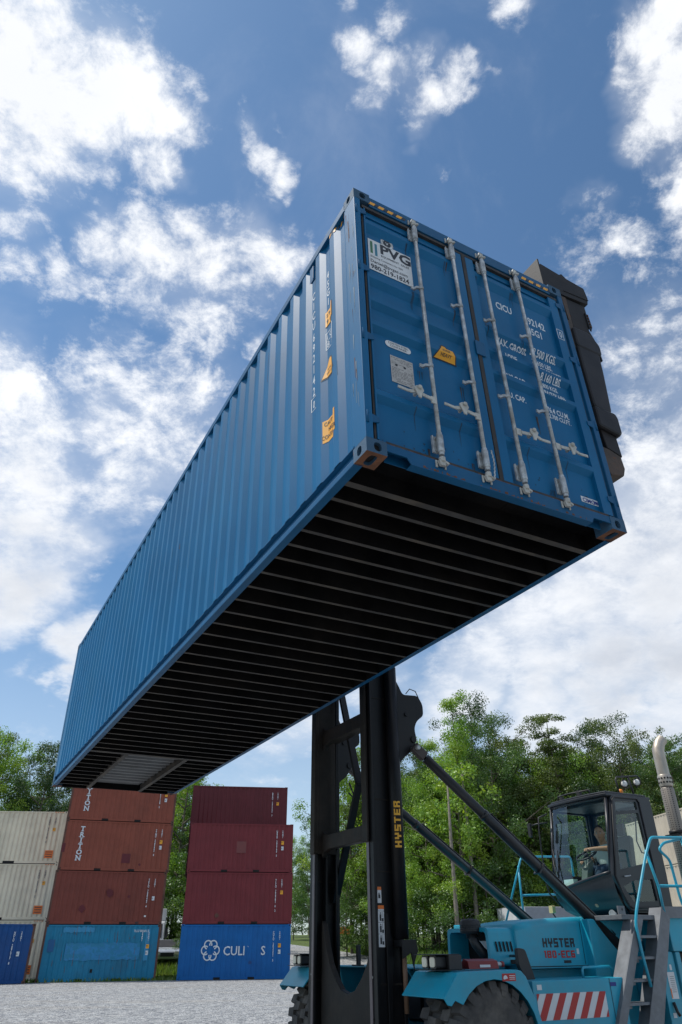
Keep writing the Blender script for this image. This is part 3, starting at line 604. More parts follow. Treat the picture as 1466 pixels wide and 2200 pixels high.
# ------------------------------------------------------------------ the container handler (lift truck); coordinates (a, b, z): a away from the container, b along it
from mathutils.geometry import tessellate_polygon
HO = Vector([2.3097, 4.8416, 0.0]); HYAW = 0.50317
HOFF = (.9, 6.1, 0)
HM = Matrix.Rotation(HYAW, 4, 'Z'); HM.translation = HO + Matrix.Rotation(HYAW, 3, 'Z') @ Vector(HOFF)
TK = empty('container_handler', None, mat4=HM)
tag(TK, 'turquoise and black container lift truck with tall black mast carrying the blue container', 'lift truck')
def H(): return MB(HOFF)
HMi = HM.inverted()
def L2F(p): return tuple((HMi @ (LM @ Vector(p))) + Vector(HOFF))
def holed(mb, outer, holes, fn, lo, hi, mt=None):
    loops = [outer] + holes; flat = [p for l in loops for p in l]
    tris = tessellate_polygon([[Vector((*p, 0)) for p in l] for l in loops]); n = len(flat)
    vs = [fn(p, q, lo) for p, q in flat] + [fn(p, q, hi) for p, q in flat]
    mb.add(vs, [tuple(t) for t in tris] + [tuple(i + n for i in t[::-1]) for t in tris], mt)
    k = 0
    for l in loops:
        m_ = len(l); mb.add(vs, [(k + i, k + (i + 1) % m_, k + (i + 1) % m_ + n, k + i + n) for i in range(m_)], mt); k += m_
def rounded(poly, r, n=4):
    out = []; m_ = len(poly)
    for i in range(m_):
        p = Vector(poly[i]); a = Vector(poly[i - 1]) - p; b = Vector(poly[(i + 1) % m_]) - p
        k = min(r, a.length * .45, b.length * .45); a = p + a.normalized() * k; b = p + b.normalized() * k
        for j in range(n + 1):
            t = j / n; out.append(tuple(a * (1 - t) ** 2 + p * 2 * t * (1 - t) + b * t * t))
    return out
SID = lambda p, q, t: (p, t, q)      # polygon in (a, z), thickness along b
FRT = lambda p, q, t: (t, p, q)      # polygon in (b, z), thickness along a
M_cyan = mat('turquoise_machine_paint', (.010, .335, .48), .36, var=.07, dirt=(.11, .21, .24), dirt_amt=.5, streak=.25, rust=.13, rscale=4.5, scale=1.8, bump=.03, bscale=8)
M_mast = mat('black_mast_steel', (.0045, .005, .0065), .45, spec=.28, var=.3, dirt=(.03, .022, .019), dirt_amt=.3, streak=.3, scale=2, bump=.08, bscale=20, rust=.1, rscale=3)
M_mbrown = mat('worn_mast_steel', (.016, .014, .012), .6, spec=.25, var=.3, dirt=(.06, .043, .032), dirt_amt=.5, streak=.3, scale=3, bump=.1)
M_lilac = mat('greased_track', (.13, .105, .115), .35, metal=.3, var=.2, dirt=(.03, .03, .035), dirt_amt=.5, scale=2)
M_cyl = mat('cylinder_paint', (.014, .015, .017), .38, var=.25, dirt=(.06, .045, .04), dirt_amt=.45, scale=3)
M_chrome = mat('chrome_rod', (.6, .6, .6), .12, metal=1., var=.05)
M_cab = mat('charcoal_cab_paint', (.013, .015, .021), .34, var=.12, dirt=(.07, .07, .075), dirt_amt=.25, scale=2)
M_rub = mat('tyre_rubber', (.065, .060, .056), .9, var=.3, dirt=(.19, .165, .14), dirt_amt=.65, bump=.4, bscale=18, scale=6)
M_rim = mat('rim_paint', (.30, .30, .30), .5, var=.2, dirt=(.1, .08, .06), dirt_amt=.5)
M_plas = mat('black_plastic', (.015, .015, .017), .5, var=.2, dirt=(.05, .05, .05), dirt_amt=.3)
M_gal2 = mat('galvanised_ladder', (.17, .18, .195), .55, metal=.25, var=.2, dirt=(.14, .14, .15), dirt_amt=.5, scale=7)
M_lens = mat('lamp_lens', (.72, .68, .55), .25, var=.05)
M_red = mat('red_sheet', (.20, .012, .012), .45, var=.15, dirt=(.1, .04, .03), dirt_amt=.4)
M_tred = mat('red_vinyl', (.42, .018, .018), .4, var=.06)
M_rustarm = mat('rusty_spreader', (.055, .040, .030), .7, var=.4, rust=.45, rscale=5, dirt=(.12, .06, .035), dirt_amt=.6, bump=.2, scale=4)
M_dkgrey = mat('dark_grey_steel', (.011, .0105, .0115), .6, spec=.3, var=.3, dirt=(.036, .024, .018), dirt_amt=.45, rust=.14, rscale=6, bump=.1, scale=3)
M_amber = mat('amber_lens', (.8, .25, .02), .3)
M_orange = mat('orange_vinyl', (.75, .17, .02), .45)
# mast, far and near channels
def mirr(b): return 12.2 - b
mast = H()
mast_o = None
for nm, s in (('near', 1), ('far', -1)):
    f = (lambda b: b) if s > 0 else mirr
    lo = lambda x, y: (min(f(x), f(y)), max(f(x), f(y)))
    mb = H()
    b0, b1 = lo(5.225, 5.255); mb.box((.70, b0, .28), (1.02, b1, 4.95))
    b0, b1 = lo(5.20, 5.37); mb.box((.66, b0, .28), (.699, b1, 4.95)); mb.box((1.021, b0, .28), (1.06, b1, 4.95))
    b0, b1 = lo(5.256, 5.37); mb.box((.83, b0, .28), (.86, b1, 4.95))
    o = mb.build('mast_channel', M_mast, TK, bevel=.006)
    mb = H(); b0, b1 = lo(5.30, 5.36); mb.box((.648, b0, .3), (.658, b1, 4.9)); mb.build('roller_track', M_lilac, o)
    mb = H(); b0, b1 = lo(5.375, 5.405)                  # inner mast
    mb.box((.69, b0, 2.55), (1.0, b1, 7.35)); b0, b1 = lo(5.27, 5.405); mb.box((.615, b0, 2.55), (.645, b1, 7.35)); b0, b1 = lo(5.34, 5.405); mb.box((.645, b0, 2.56), (.69, b1, 7.34)); mb.build('inner_mast_rail', M_mbrown, TK, bevel=.005)
    bc = f(5.125)
    mb = H(); mb.tube([(.975, bc, 1.48), (.975, bc, 4.85)], .086, 22); lc = mb.build('lift_cylinder', M_mast, TK)
    mb = H(); mb.tube([(1.0, bc, .75), (1.0, bc, 1.36)], .028, 12, mat('rusty_pipe', (.17, .10, .06), .6, rust=.3, rscale=9)); mb.tube([(.975, bc, 4.85), (.975, bc, 7.2)], .045, 12, M_chrome); mb.build('cylinder_rod', M_chrome, lc)
    mb = H(); b0, b1 = lo(4.99, 5.26)
    fin = [(.80, .6), (.80, 1.75), (.84, 1.75), (.87, 1.54), (.895, 1.475), (.895, 1.24), (.87, .98), (.85, .6)]
    mb.prism(fin, SID, b0 + .20, b0 + .225); mb.prism([(.90, 1.475), (1.10, 1.475), (1.12, 1.36), (1.06, 1.24), (1.06, 1.16), (1.02, 1.34), (.90, 1.28)], SID, b0 + .01, b0 + .035)
    mb.box((.90, b0 + .036, 1.40), (1.09, b1, 1.475)); mb.build('cylinder_bracket', M_mast, TK, bevel=.006)
    # bracket for the tilt cylinder
    pr = rounded([(1.0, 4.75), (1.10, 4.60), (1.16, 4.48), (1.42, 4.50), (1.50, 4.38), (1.50, 4.22), (1.38, 4.13), (1.33, 4.02), (1.36, 3.86), (1.24, 3.68), (1.15, 3.62), (1.0, 3.45)], .05)
    mb = H(); b0, b1 = lo(5.22, 5.26); mb.prism(pr, SID, b0, b1); b0, b1 = lo(5.10, 5.14); mb.prism(pr, SID, b0, b1)
    b0, b1 = lo(5.08, 5.28); mb.tube([(1.30, b0, 3.86), (1.30, b1, 3.86)], .045, 14); mb.tube([(1.20, b0, 4.2), (1.20, b1, 4.2)], .03, 12)
    mb.build('tilt_bracket', M_mast, TK, bevel=.004)
# cross beams and base plate
for z0, z1, n_ in ((4.09, 4.29, 1), (2.60, 2.79, 1)):
    mb = H(); pr = [(5.39, z1 + .08), (5.45, z1 + .02), (5.58, z1), (6.62, z1), (6.75, z1 + .02), (6.81, z1 + .08), (6.81, z0 - .1), (6.75, z0 - .03), (6.62, z0), (5.58, z0), (5.45, z0 - .03), (5.39, z0 - .1)]
    mb.prism(pr, FRT, .75, .83); mb.box((.83, 5.48, z0 + .02), (.97, 6.72, z0 + .05)); mb.box((.83, 5.48, z1 - .05), (.97, 6.72, z1 - .02)); mb.build('cross_beam', M_mbrown, TK, bevel=.01)
pr = [(5.38, .30), (6.82, .30), (6.82, 1.72), (6.78, 1.68), (6.68, 1.42), (6.58, 1.22), (6.45, 1.08), (6.28, .95), (6.1, .91), (5.92, .95), (5.75, 1.08), (5.62, 1.22), (5.50, 1.42), (5.42, 1.68), (5.38, 1.72)]
mb = H(); mb.prism(pr, FRT, .76, .84); mb.build('base_plate', M_mbrown, TK, bevel=.012)
for (p, q) in (((1.02, 6.85, 5.4), (1.02, 6.15, 3.4)), ((1.02, 6.15, 3.45), (1.02, 6.9, 1.95)), ((1.04, 5.35, 5.4), (1.04, 6.05, 3.45))):
    mb = H(); mb.bar(p, q, .05, .10, up=(1, 0, 0)); mb.build('brace', M_mast, TK)
mb = H(); mb.tube([(.88, 5.58, 6.8), (.885, 5.585, 5.2), (.88, 5.58, 4.2), (.9, 5.60, 3.2)], .014, 8); mb.tube([(.9, 5.62, 6.8), (.905, 5.62, 4.9), (.9, 5.62, 4.15)], .012, 8)
mb.tube([(1.3, 6.95, 3.6), (1.35, 6.9, 3.42), (1.3, 6.8, 3.35), (1.15, 6.7, 3.4)], .012, 8)
mb.tube([(1.25, 5.15, 4.52), (1.32, 5.15, 4.60), (1.42, 5.15, 4.58), (1.47, 5.15, 4.48)], .007, 8); mb.build('hydraulic_hose', M_plas, TK)
mb = H()
for b, r in ((5.44, .013), (5.48, .016), (6.70, .014)): mb.tube([(.93, b, 1.0), (.94, b + .006, 2.2), (.93, b - .004, 3.6), (.93, b, 7.0)], r, 8)
mb.build('lift_chain', M_mast, TK)
mb = H()
for f in (lambda b: b, mirr):
    for z in (.7, 1.1, 1.9, 2.35, 2.9, 3.5, 3.9, 4.5):
        c_ = f(5.335); mb.lathe([(.013, 0), (.013, .010)], (.66, f(5.30) if z < 2.5 else f(5.36), z), (-1, 0, 0), 6, M_galv if z == 1.1 else None)
mb.build('bolt_heads', M_mbrown, TK)
mb = H()
for z, dz in ((1.02, .02), (2.2, .016), (3.05, .016), (4.4, .016)): mb.box((.70, 5.2185, z), (1.02, 5.2245, z + dz)); mb.box((.70, mirr(5.2565) - .002, z), (1.02, mirr(5.2565) + .004, z + dz))
mb.build('weld_seams', M_mbrown, TK)
# tilt cylinders
for p, q, r in (((1.27, 5.02, 3.72), (4.12, 4.60, 1.33), .068), ((1.40, 7.20, 3.93), (5.25, 7.25, 1.52), .068)):
    p = Vector(p); q = Vector(q); d = (q - p)
    mb = H(); mb.tube([p + d * .035, p + d * .05], .03, 12, M_chrome); mb.tube([p + d * .05, p + d * .335, p + d * .34, p + d * .97], [r * .93, r * .93, r, r], 22)
    mb.tube([p + d * .33, p + d * .345], r * 1.08, 22)
    cy = mb.build('tilt_cylinder', M_cyl, TK)
    mb = H(); u = d.normalized(); mb.bar(p - u * .04, p + d * .045, .09, .13); mb.tube([p + Vector((0, -.09, 0)), p + Vector((0, .09, 0))], .032, 12, M_galv); mb.bar(p + d * .955, q + u * .03, .08, .12); mb.tube([q + Vector((0, -.08, 0)), q + Vector((0, .08, 0))], .032, 12, M_galv); mb.build('clevis', mat('worn_clevis', (.06, .045, .04), .6, rust=.2), cy, bevel=.01)
    mb = H(); off = Vector((.03, -.02, .075)); mb.tube([p + d * .36 + off, p + d * .95 + off], .012, 8); mb.bar(p + d * .6, p + d * .606, .145, .15); mb.build('pipe', M_cyl, cy)
# spreader: beam behind the container and the two end arms
SB = LM
def LB(mb, a, b, mt=None): 
    vs = [(x, y, z) for z in (a[2], b[2]) for x, y in ((a[0], a[1]), (b[0], a[1]), (b[0], b[1]), (a[0], b[1]))]
    mb.add([L2F(v) for v in vs], [(3, 2, 1, 0), (4, 5, 6, 7), (0, 1, 5, 4), (1, 2, 6, 5), (2, 3, 7, 6), (3, 0, 4, 7)], mt)
def LP(mb, poly, y0, y1, mt=None): mb.prism(poly, lambda p, q, t: L2F((p, t, q)), y0, y1, mt)
mb = H(); LB(mb, (2.56, .42, 2.35), (2.92, 11.77, 2.82)); LB(mb, (2.58, 3.0, 2.05), (2.86, 9.2, 2.34)); sb = mb.build('spreader_beam', M_dkgrey, TK, bevel=.01)
mb = H(); LB(mb, (2.86, 4.9, .9), (3.02, 7.3, 2.7)); mb.build('carriage', M_mast, TK, bevel=.01)
for e in (0, 1):
    Y = (lambda y: y) if e == 0 else (lambda y: 12.192 - y)
    mb = H()
    y0, y1 = sorted((Y(.07), Y(.32)))
    LP(mb, [(2.31, 2.95), (2.31, 3.30), (2.34, 3.33), (2.60, 3.30), (2.64, 3.335), (2.70, 3.29), (2.95, 3.27), (2.97, 3.12), (2.94, 3.01), (2.60, 2.97)], y0, y1)
    LP(mb, [(2.29, 2.93), (2.29, 3.37), (2.309, 3.37), (2.309, 2.93)], y0 - .012, y1 + .01); LP(mb, [(2.60, 3.04), (2.965, 3.075), (2.965, 3.09), (2.60, 3.055)], y0 - .006, y0 - .0005)
    arm = mb.build('spreader_arm', M_dkgrey, TK, bevel=.006)
    mb = H(); y0, y1 = sorted((Y(.08), Y(.30)))
    LP(mb, [(2.33, 2.905), (2.55, 2.905), (2.57, 2.60), (2.47, 2.58), (2.47, 2.30), (2.60, 2.16), (2.62, 2.96), (2.33, 2.945)], y0, y1)
    mb.build('twistlock_housing', M_rustarm, arm, bevel=.006)
    mb = H()
    LP(mb, [(2.625, 2.965), (2.90, 2.98), (2.90, 2.72), (2.86, 2.60), (2.93, 2.43), (2.94, 2.20), (2.92, 2.19), (2.91, 2.33), (2.82, 2.40), (2.625, 2.40)], y0 + .01, y1 - .01)
    LP(mb, [(2.86, 2.86), (2.905, 2.83), (2.915, 2.66), (2.88, 2.58), (2.86, 2.62)], y0 - .002, y0 + .009, M_mast)
    for k in range(5):
        p = L2F((2.885, y0 - .002, 2.82 - .042 * k)); mb.lathe([(.010, 0), (.010, .010)], p, Vector(L2F((0, -1, 0))) - Vector(L2F((0, 0, 0))), 6, M_rust)
    mb.build('arm_neck', M_dkgrey, arm, bevel=.004)
    mb = H(); y0, y1 = sorted((Y(.06), Y(.32)))
    LP(mb, rounded([(2.56, 2.46), (2.82, 2.46), (2.88, 2.36), (2.86, 2.0), (2.80, 1.42), (2.56, 1.42)], .06), y0, y1)
    LP(mb, rounded([(2.555, 2.49), (2.79, 2.50), (2.915, 2.37), (2.905, 2.21), (2.555, 2.21)], .05), y0 - .008, y1 + .008)
    LP(mb, rounded([(2.55, 1.44), (2.83, 1.44), (2.855, 1.39), (2.85, 1.20), (2.81, 1.16), (2.55, 1.20)], .03), y0 - .010, y1 + .010)
    mb.build('arm_housing', mat('scuffed_arm_steel', (.009, .008, .009), .5, spec=.3, var=.4, dirt=(.030, .022, .019), dirt_amt=.45, scale=4, bump=.15, rust=.12, rscale=8), arm, bevel=.055)
    mb = H(); y0, y1 = sorted((Y(.09), Y(.29)))
    LP(mb, [(2.60, 1.2), (2.79, 1.2), (2.80, .94), (2.62, .99)], y0, y1, M_dkgrey)
    LP(mb, [(2.50, .98), (2.64, .97), (2.77, .93), (2.78, .80), (2.74, .71), (2.57, .67), (2.50, .80)], y0 - .005, y1 + .005)
    mb.build('arm_foot', M_rustarm, arm, bevel=.008)
# fenders
def arch(c, r, z0, n=14):
    out = []
    for k in range(n + 1):
        t = PI * k / n; a = c - r * math.cos(t); z = z0 + r * math.sin(t); out.append((a, z))
    return out
for s in (1, -1):
    f = (lambda b: b) if s > 0 else mirr
    lo = lambda x, y: (min(f(x), f(y)), max(f(x), f(y)))
    top = [(.755, .945), (.95, 1.162), (1.00, 1.17), (1.78, 1.178), (1.84, 1.165), (1.90, 1.11), (2.00, .90), (2.10, .50)]
    inner = [(2.07, .50), (1.975, .89), (1.88, 1.09), (1.825, 1.15), (1.78, 1.162), (1.00, 1.154), (.96, 1.146), (.768, .935)]
    mb = H(); b0, b1 = lo(4.052, 4.84); mb.prism(top + inner, SID, b0, b1)
    am = arch(1.44, .565, .53)
    am = [p for p in am if p[1] > .5]
    sk = [(.757, .943), (.80, .885), (.85, .875), (.90, .92)] + [p for p in am if p[0] > .97] + [(2.01, .50), (2.085, .50), (1.99, .89), (1.89, 1.105), (1.83, 1.16), (1.78, 1.174), (1.0, 1.166), (.955, 1.158)]
    b0, b1 = lo(4.040, 4.0515); mb.prism(sk, SID, b0, b1)
    fd = mb.build('fender', M_cyan, TK, bevel=.004)
    if s > 0:
        mb = H(); mb.quad((1.66, 4.037, 1.09), (1.92, 4.037, 1.03), (1.92, 4.037, 1.09), (1.66, 4.037, 1.15)); mb = H()
        mb.add([(1.55, 4.0365, 1.075), (1.74, 4.0365, 1.075), (1.74, 4.0365, 1.145), (1.55, 4.0365, 1.145)], [(0, 1, 2, 3)], M_tred)
        mb.add([(1.57, 4.0355, 1.09)] + [(1.595 + .03 * math.cos(t * PI / 6), 4.0355, 1.10 + .03 * math.sin(t * PI / 6)) for t in range(7)][::-1], [tuple(range(8))], M_white)
        for k in range(3): mb.add([(1.65, 4.0355, 1.09 + .016 * k), (1.73, 4.0355, 1.09 + .016 * k), (1.73, 4.0355, 1.096 + .016 * k), (1.65, 4.0355, 1.096 + .016 * k)], [(0, 1, 2, 3)], M_white)
        mb.build('decal', M_tred, fd, fix=False)
    # tyres
    for bc in (4.235, 4.615):
        bc = f(bc); mb = H(); R0 = .50; w = .165
        mb.lathe([(.27, -w * .85), (.36, -w), (.44, -w * 1.02), (.485, -w * .9), (R0, -w * .72), (R0, w * .72), (.485, w * .9), (.44, w * 1.02), (.36, w), (.27, w * .85)], (1.44, bc, .535), (0, 1, 0), 60)
        nl = 20
        for k in range(nl):
            for sd in (-1, 1):
                t = 2 * PI * (k + (.5 if sd > 0 else 0)) / nl; dt = 2 * PI / nl * .31
                def pt(tt, r, b): return (1.44 + math.cos(tt) * r, bc + b, .535 + math.sin(tt) * r)
                vs = []
                for r, sc in ((.478, 1.04), (.548, .9)):
                    for tt, b in ((t - dt * sc - .03, .0), (t - dt * sc, sd * w * (1.03 if r < .5 else .9)), (t + dt * sc, sd * w * (1.03 if r < .5 else .9)), (t + dt * sc * .8 + .03, .0)): vs.append(pt(tt, r, b + sd * .004))
                mb.add(vs, [(0, 1, 2, 3), (4, 5, 6, 7), (0, 1, 5, 4), (1, 2, 6, 5), (2, 3, 7, 6), (3, 0, 4, 7)])
                vs = [pt(t - dt, .485, sd * w * 1.03), pt(t + dt, .485, sd * w * 1.03), pt(t + dt * .8, .425, sd * w * 1.06), pt(t - dt * .8, .425, sd * w * 1.06), pt(t - dt, .53, sd * w * .93), pt(t + dt, .53, sd * w * .93)]
                mb.add(vs, [(0, 1, 2, 3), (4, 5, 1, 0)])
        wh = mb.build('wheel', M_rub, TK)
        mb = H(); ax = (0, -1, 0) if s > 0 else (0, 1, 0); mb.lathe([(.05, .02), (.12, .03), (.14, -.02), (.20, -.04), (.235, .08), (.285, .125), (.285, -.1)], (1.44, bc, .535), ax, 32)
        for k in range(8):
            t = k * PI / 4; mb.lathe([(.014, -.03), (.014, -.005)], (1.44 + .165 * math.cos(t), bc, .535 + .165 * math.sin(t)), ax, 6, M_galv)
        mb.build('rim', M_rim, wh)
    # rear steer wheels
    mb = H(); mb.lathe([(.25, -.14), (.36, -.16), (.46, -.15), (.5, -.11), (.5, .11), (.46, .15), (.36, .16), (.25, .14)], (5.3, f(4.55), .5), (0, 1, 0), 48)
    wh = mb.build('wheel', M_rub, TK); mb = H(); mb.lathe([(.05, .1), (.2, .08), (.26, .13), (.26, -.1)], (5.3, f(4.55), .5), (0, -1 * s, 0), 28); mb.build('rim', M_rim, wh)
    # work lamps on the fender
    mb = H(); x0, x1 = lo(4.22, 4.62)
    mb.box((.80, x0, 1.180), (1.20, x1, 1.187)); mb.box((.79, x0 + .01, 1.322), (1.14, x1 - .01, 1.330)); mb.box((1.00, x0 + .02, 1.19), (1.12, x1 - .02, 1.32)); mb.box((.99, min(f(4.22), f(4.228)), 1.187), (1.16, max(f(4.22), f(4.228)), 1.322))
    wl_ = mb.build('work_lamp', M_plas, TK, bevel=.004)
    for bb in (4.345, 4.495):
        mb = H(); bb = f(bb)
        mb.prism(rounded([(-.062, -.062), (.062, -.062), (.062, .062), (-.062, .062)], .03), lambda p, q, t: (t, bb + p, 1.255 + q), .86, .99)
        mb.prism(rounded([(-.046, -.046), (.046, -.046), (.046, .046), (-.046, .046)], .025), lambda p, q, t: (t, bb + p, 1.255 + q), .848, .859, M_lens); mb.build('lens', M_plas, wl_)
# chassis
mb = H()
mb.box((1.30, 4.86, 1.165), (2.30, 7.34, 1.19)); mb.box((1.9, 4.90, .55), (5.7, 7.3, 1.16)); mb.box((1.25, 5.0, .45), (1.9, 7.2, .62))
mb.prism([(1.30, 1.16), (1.9, 1.16), (1.9, .6), (1.62, .75)], SID, 5.52, 5.56); mb.prism([(1.30, 1.16), (1.9, 1.16), (1.9, .6), (1.62, .75)], SID, 6.3, 6.34)
mb.prism([(1.30, 1.16), (1.9, 1.16), (1.9, .6), (1.45, .6)], SID, 4.86, 4.89); mb.prism([(1.30, 1.16), (1.9, 1.16), (1.9, .6), (1.45, .6)], SID, 7.3, 7.33)
mb.box((3.55, 4.60, .45), (6.1, 7.55, 1.70)); mb.box((5.2, 4.9, .4), (6.9, 7.3, 1.75))
ch = mb.build('chassis', M_cyan, TK, bevel=.012)
mb = H(); mb.prism(rounded([(4.48, 1.33), (5.9, 1.33), (5.9, 1.71), (4.48, 1.71)], .02), SID, 4.12, 4.595); mb.prism(rounded([(4.22, .45), (4.50, .45), (4.50, 1.33), (4.22, 1.33)], .02), SID, 4.16, 4.598); mb.box((4.515, 4.13, .4), (4.60, 4.2, 1.325)); mb.box((4.6, 4.3, .4), (5.9, 4.59, 1.32), M_mast)
mb.build('side_box', M_cyan, ch, bevel=.01)
mb = H(); q = 4.157
mb.add([(4.31, q, .83), (4.44, q, .83), (4.44, q, 1.11), (4.31, q, 1.11)], [(0, 1, 2, 3)], M_white); mb.add([(4.312, q - .001, .84), (4.33, q - .001, .84), (4.33, q - .001, .94), (4.312, q - .001, .94)], [(0, 1, 2, 3)], M_orange)
for k in range(9): mb.add([(4.345, q - .001, .9 + .02 * k), (4.42, q - .001, .9 + .02 * k), (4.42, q - .001, .904 + .02 * k), (4.345, q - .001, .904 + .02 * k)], [(0, 1, 2, 3)], M_ink)
mb.add([(4.38, q, 1.13), (4.42, q, 1.13), (4.42, q, 1.19), (4.38, q, 1.19)], [(0, 1, 2, 3)], M_white); mb.add([(4.27, q, .64), (4.33, q, .64), (4.33, q, .69), (4.27, q, .69)], [(0, 1, 2, 3)], M_white)
mb.build('instruction_decal', M_white, ch, fix=False)
mb = H(); mb.tube([(4.30, 4.14, .80), (4.31, 4.12, .70), (4.33, 4.11, .66)], .018, 8); mb.build('lever', M_plas, ch)
mb = H(); mb.box((1.5, 5.0, .7), (1.85, 5.5, 1.1)); mb.box((1.5, 5.58, .65), (1.85, 6.28, 1.0)); mb.tube([(1.3, 5.6, .95), (1.25, 5.9, .88), (1.3, 6.3, .93)], .014, 8, M_galv); mb.tube([(1.35, 6.0, 1.1), (1.28, 6.1, .9), (1.2, 6.2, .7)], .018, 8); mb.tube([(1.35, 6.06, 1.1), (1.28, 6.16, .88), (1.2, 6.26, .66)], .018, 8); mb.build('valve_block', M_plas, TK)
mb = H(); mb.box((1.18, 6.555, 1.19), (1.23, 6.61, 1.43)); mb.box((1.15, 6.52, 1.19), (1.26, 6.68, 1.205)); mb.build('stop_post', M_plas, TK, bevel=.01)
# side tank panel with the warning stripes
mb = H(); mb.prism(rounded([(2.02, .42), (3.45, .42), (3.45, 1.075), (2.02, 1.065)], .012), SID, 4.10, 4.70); tp = mb.build('side_panel', M_cyan, TK, bevel=.008)
mb = H(); yb = 4.097
L, Rr, B_, T_ = 2.06, 3.12, .70, .945
k = 0; x = L - .22
def clipx(poly, xm, s_):
    out = []
    for i in range(len(poly)):
        p, q_ = poly[i - 1], poly[i]; a_, b_ = s_ * (p[0] - xm) >= 0, s_ * (q_[0] - xm) >= 0
        if a_ != b_: t = (xm - p[0]) / (q_[0] - p[0]); out.append((xm, p[1] + t * (q_[1] - p[1])))
        if b_: out.append(q_)
    return out
mb.add([(L, yb, B_), (Rr, yb, B_), (Rr, yb, T_), (L, yb, T_)], [(0, 1, 2, 3)], M_white)
while x < Rr:
    pl = [(x, B_), (x + .105, B_), (x + .105 + .16, T_), (x + .16, T_)]
    pl = clipx(clipx(pl, L, 1), Rr, -1)
    if len(pl) > 2: mb.add([(p, yb - .0015, q_) for p, q_ in pl], [tuple(range(len(pl)))], M_tred)
    x += .205
mb.build('warning_stripes', M_tred, tp, fix=False)
mb = H(); mb.add([(3.22, yb, .99), (3.32, yb, .99), (3.32, yb, 1.03), (3.22, yb, 1.03)], [(0, 1, 2, 3)], MATS['blue_ink']); mb.add([(2.08, yb, .98), (2.15, yb, .98), (2.15, yb, 1.03), (2.08, yb, 1.03)], [(0, 1, 2, 3)], M_white); mb.box((3.215, yb - .001, .45), (3.222, yb, 1.07), M_ink); mb.box((3.36, yb - .012, .5), (3.375, yb - .002, .86), M_ink); mb.build('decal', M_white, tp, fix=False)
mb = H(); mb.tube([(3.06, 4.35, 1.07), (3.06, 4.35, 1.15), (3.09, 4.35, 1.175), (3.52, 4.35, 1.18), (3.56, 4.35, 1.155), (3.56, 4.35, 1.07)], .016, 10); mb.build('grab_handle', M_cyan, tp)
# hood
def rbox(mb, prof, b0, b1, r=.07, n=4, mt=None):       # extrude a (a,z) profile along b with rounded top edges
    secs = []
    for k in range(n + 1):
        t = k / n * PI / 2; secs.append((b0 + r * (1 - math.sin(t)) , r * (1 - math.cos(t))))
    secs = [(b0, None)] if r == 0 else secs[::-1]
    seq = [(b, d) for b, d in secs] + [(b0 + b1 - b, d) for b, d in secs[::-1]]
    zt = .9; vs = []
    cz = 1.2
    for b, d in seq:
        for a, z in prof: vs.append((a + (d * .6 if a < 2.3 else 0), b, z - (d if z > 1.45 else 0)))
    m_ = len(prof)
    mb.add(vs, [(i * m_ + j, i * m_ + (j + 1) % m_, (i + 1) * m_ + (j + 1) % m_, (i + 1) * m_ + j) for i in range(len(seq) - 1) for j in range(m_)], mt, True)
    mb.add(vs, [tuple(range(m_)), tuple(range((len(seq) - 1) * m_, len(seq) * m_))], mt)
mb = H()
prof = [(2.42, 1.165), (2.42, 1.635), (2.62, 1.672), (2.95, 1.703), (3.5, 1.728), (4.38, 1.735), (4.43, 1.70), (4.45, 1.18)]
prof = [(4.45, 1.165), (2.40, 1.165), (2.40, 1.635)] + prof[2:7]
rbox(mb, prof, 4.72, 5.66, .075, 5)
hood = mb.build('hood', M_cyan, TK)
mb = H(); pr = rounded([(4.75, 1.20), (5.62, 1.20), (5.60, 1.60), (4.77, 1.60)], .06); ho = rounded([(4.80, 1.26), (5.57, 1.26), (5.55, 1.555), (4.82, 1.555)], .05)
holed(mb, pr, [ho], lambda p, q, t: (t, p, q), 2.0, 2.41)
hf = mb.build('hood_front', M_cyan, hood, bevel=.012)
mb = H(); mb.box((2.30, 4.80, 1.25), (2.34, 5.57, 1.56)); mb.build('radiator_guard', M_black, hf)
mb = H()
for k in range(5): mb.prism([(2.08 + .058 * k, 1.45), (2.10 + .058 * k, 1.345), (2.125 + .058 * k, 1.345), (2.105 + .058 * k, 1.45)], SID, 4.746, 4.7485)
mb.box((2.30, 4.7455, 1.215), (2.42, 4.748, 1.26)); mb.build('vent_slots', M_black, hf)
mb = H(); mb.add([(2.20, 5.05, 1.345), (2.20, 5.24, 1.345), (2.22, 5.24, 1.46), (2.22, 5.05, 1.46)], [(0, 1, 2, 3)]); mb.build('fan_warning_sign', M_white, hf, fix=False)
mb = H(); mb.tube([(2.15, 4.93, 1.27), (2.04, 4.96, 1.34), (1.98, 5.0, 1.43), (1.96, 5.04, 1.53)], .058, 16); mb.lathe([(.06, -.05), (.065, 0), (.125, .005), (.132, .03), (.125, .13), (.105, .155), (.02, .165)], (1.96, 5.05, 1.535), (0, 0, 1), 26)
for k in range(4): mb.lathe([(.133, 0), (.135, .005), (.133, .01)], (1.96, 5.05, 1.56 + .022 * k), (0, 0, 1), 26)
mb.build('air_intake', M_plas, TK)
mb = H()
v, f_, w_ = seg2d('HYSTER', .100); kx = .56 / w_ * 1.0
mb.add([(2.82 + p * kx, 4.7165, 1.385 + q) for p, q in v], f_, M_ink)
v, f_, w_ = seg2d('180-EC6', .078); kx = .55 / w_
mb.add([(2.81 + p * kx, 4.7165, 1.272 + q) for p, q in v], f_, M_tred)
mb.box((3.14, 4.716, 1.215), (3.26, 4.719, 1.245), M_ink); mb.add([(3.38, 4.717, 1.31), (3.42, 4.717, 1.31), (3.42, 4.717, 1.37), (3.38, 4.717, 1.37)], [(0, 1, 2, 3)], M_white)
mb.build('nameplate_lettering', M_ink, hood, fix=False)
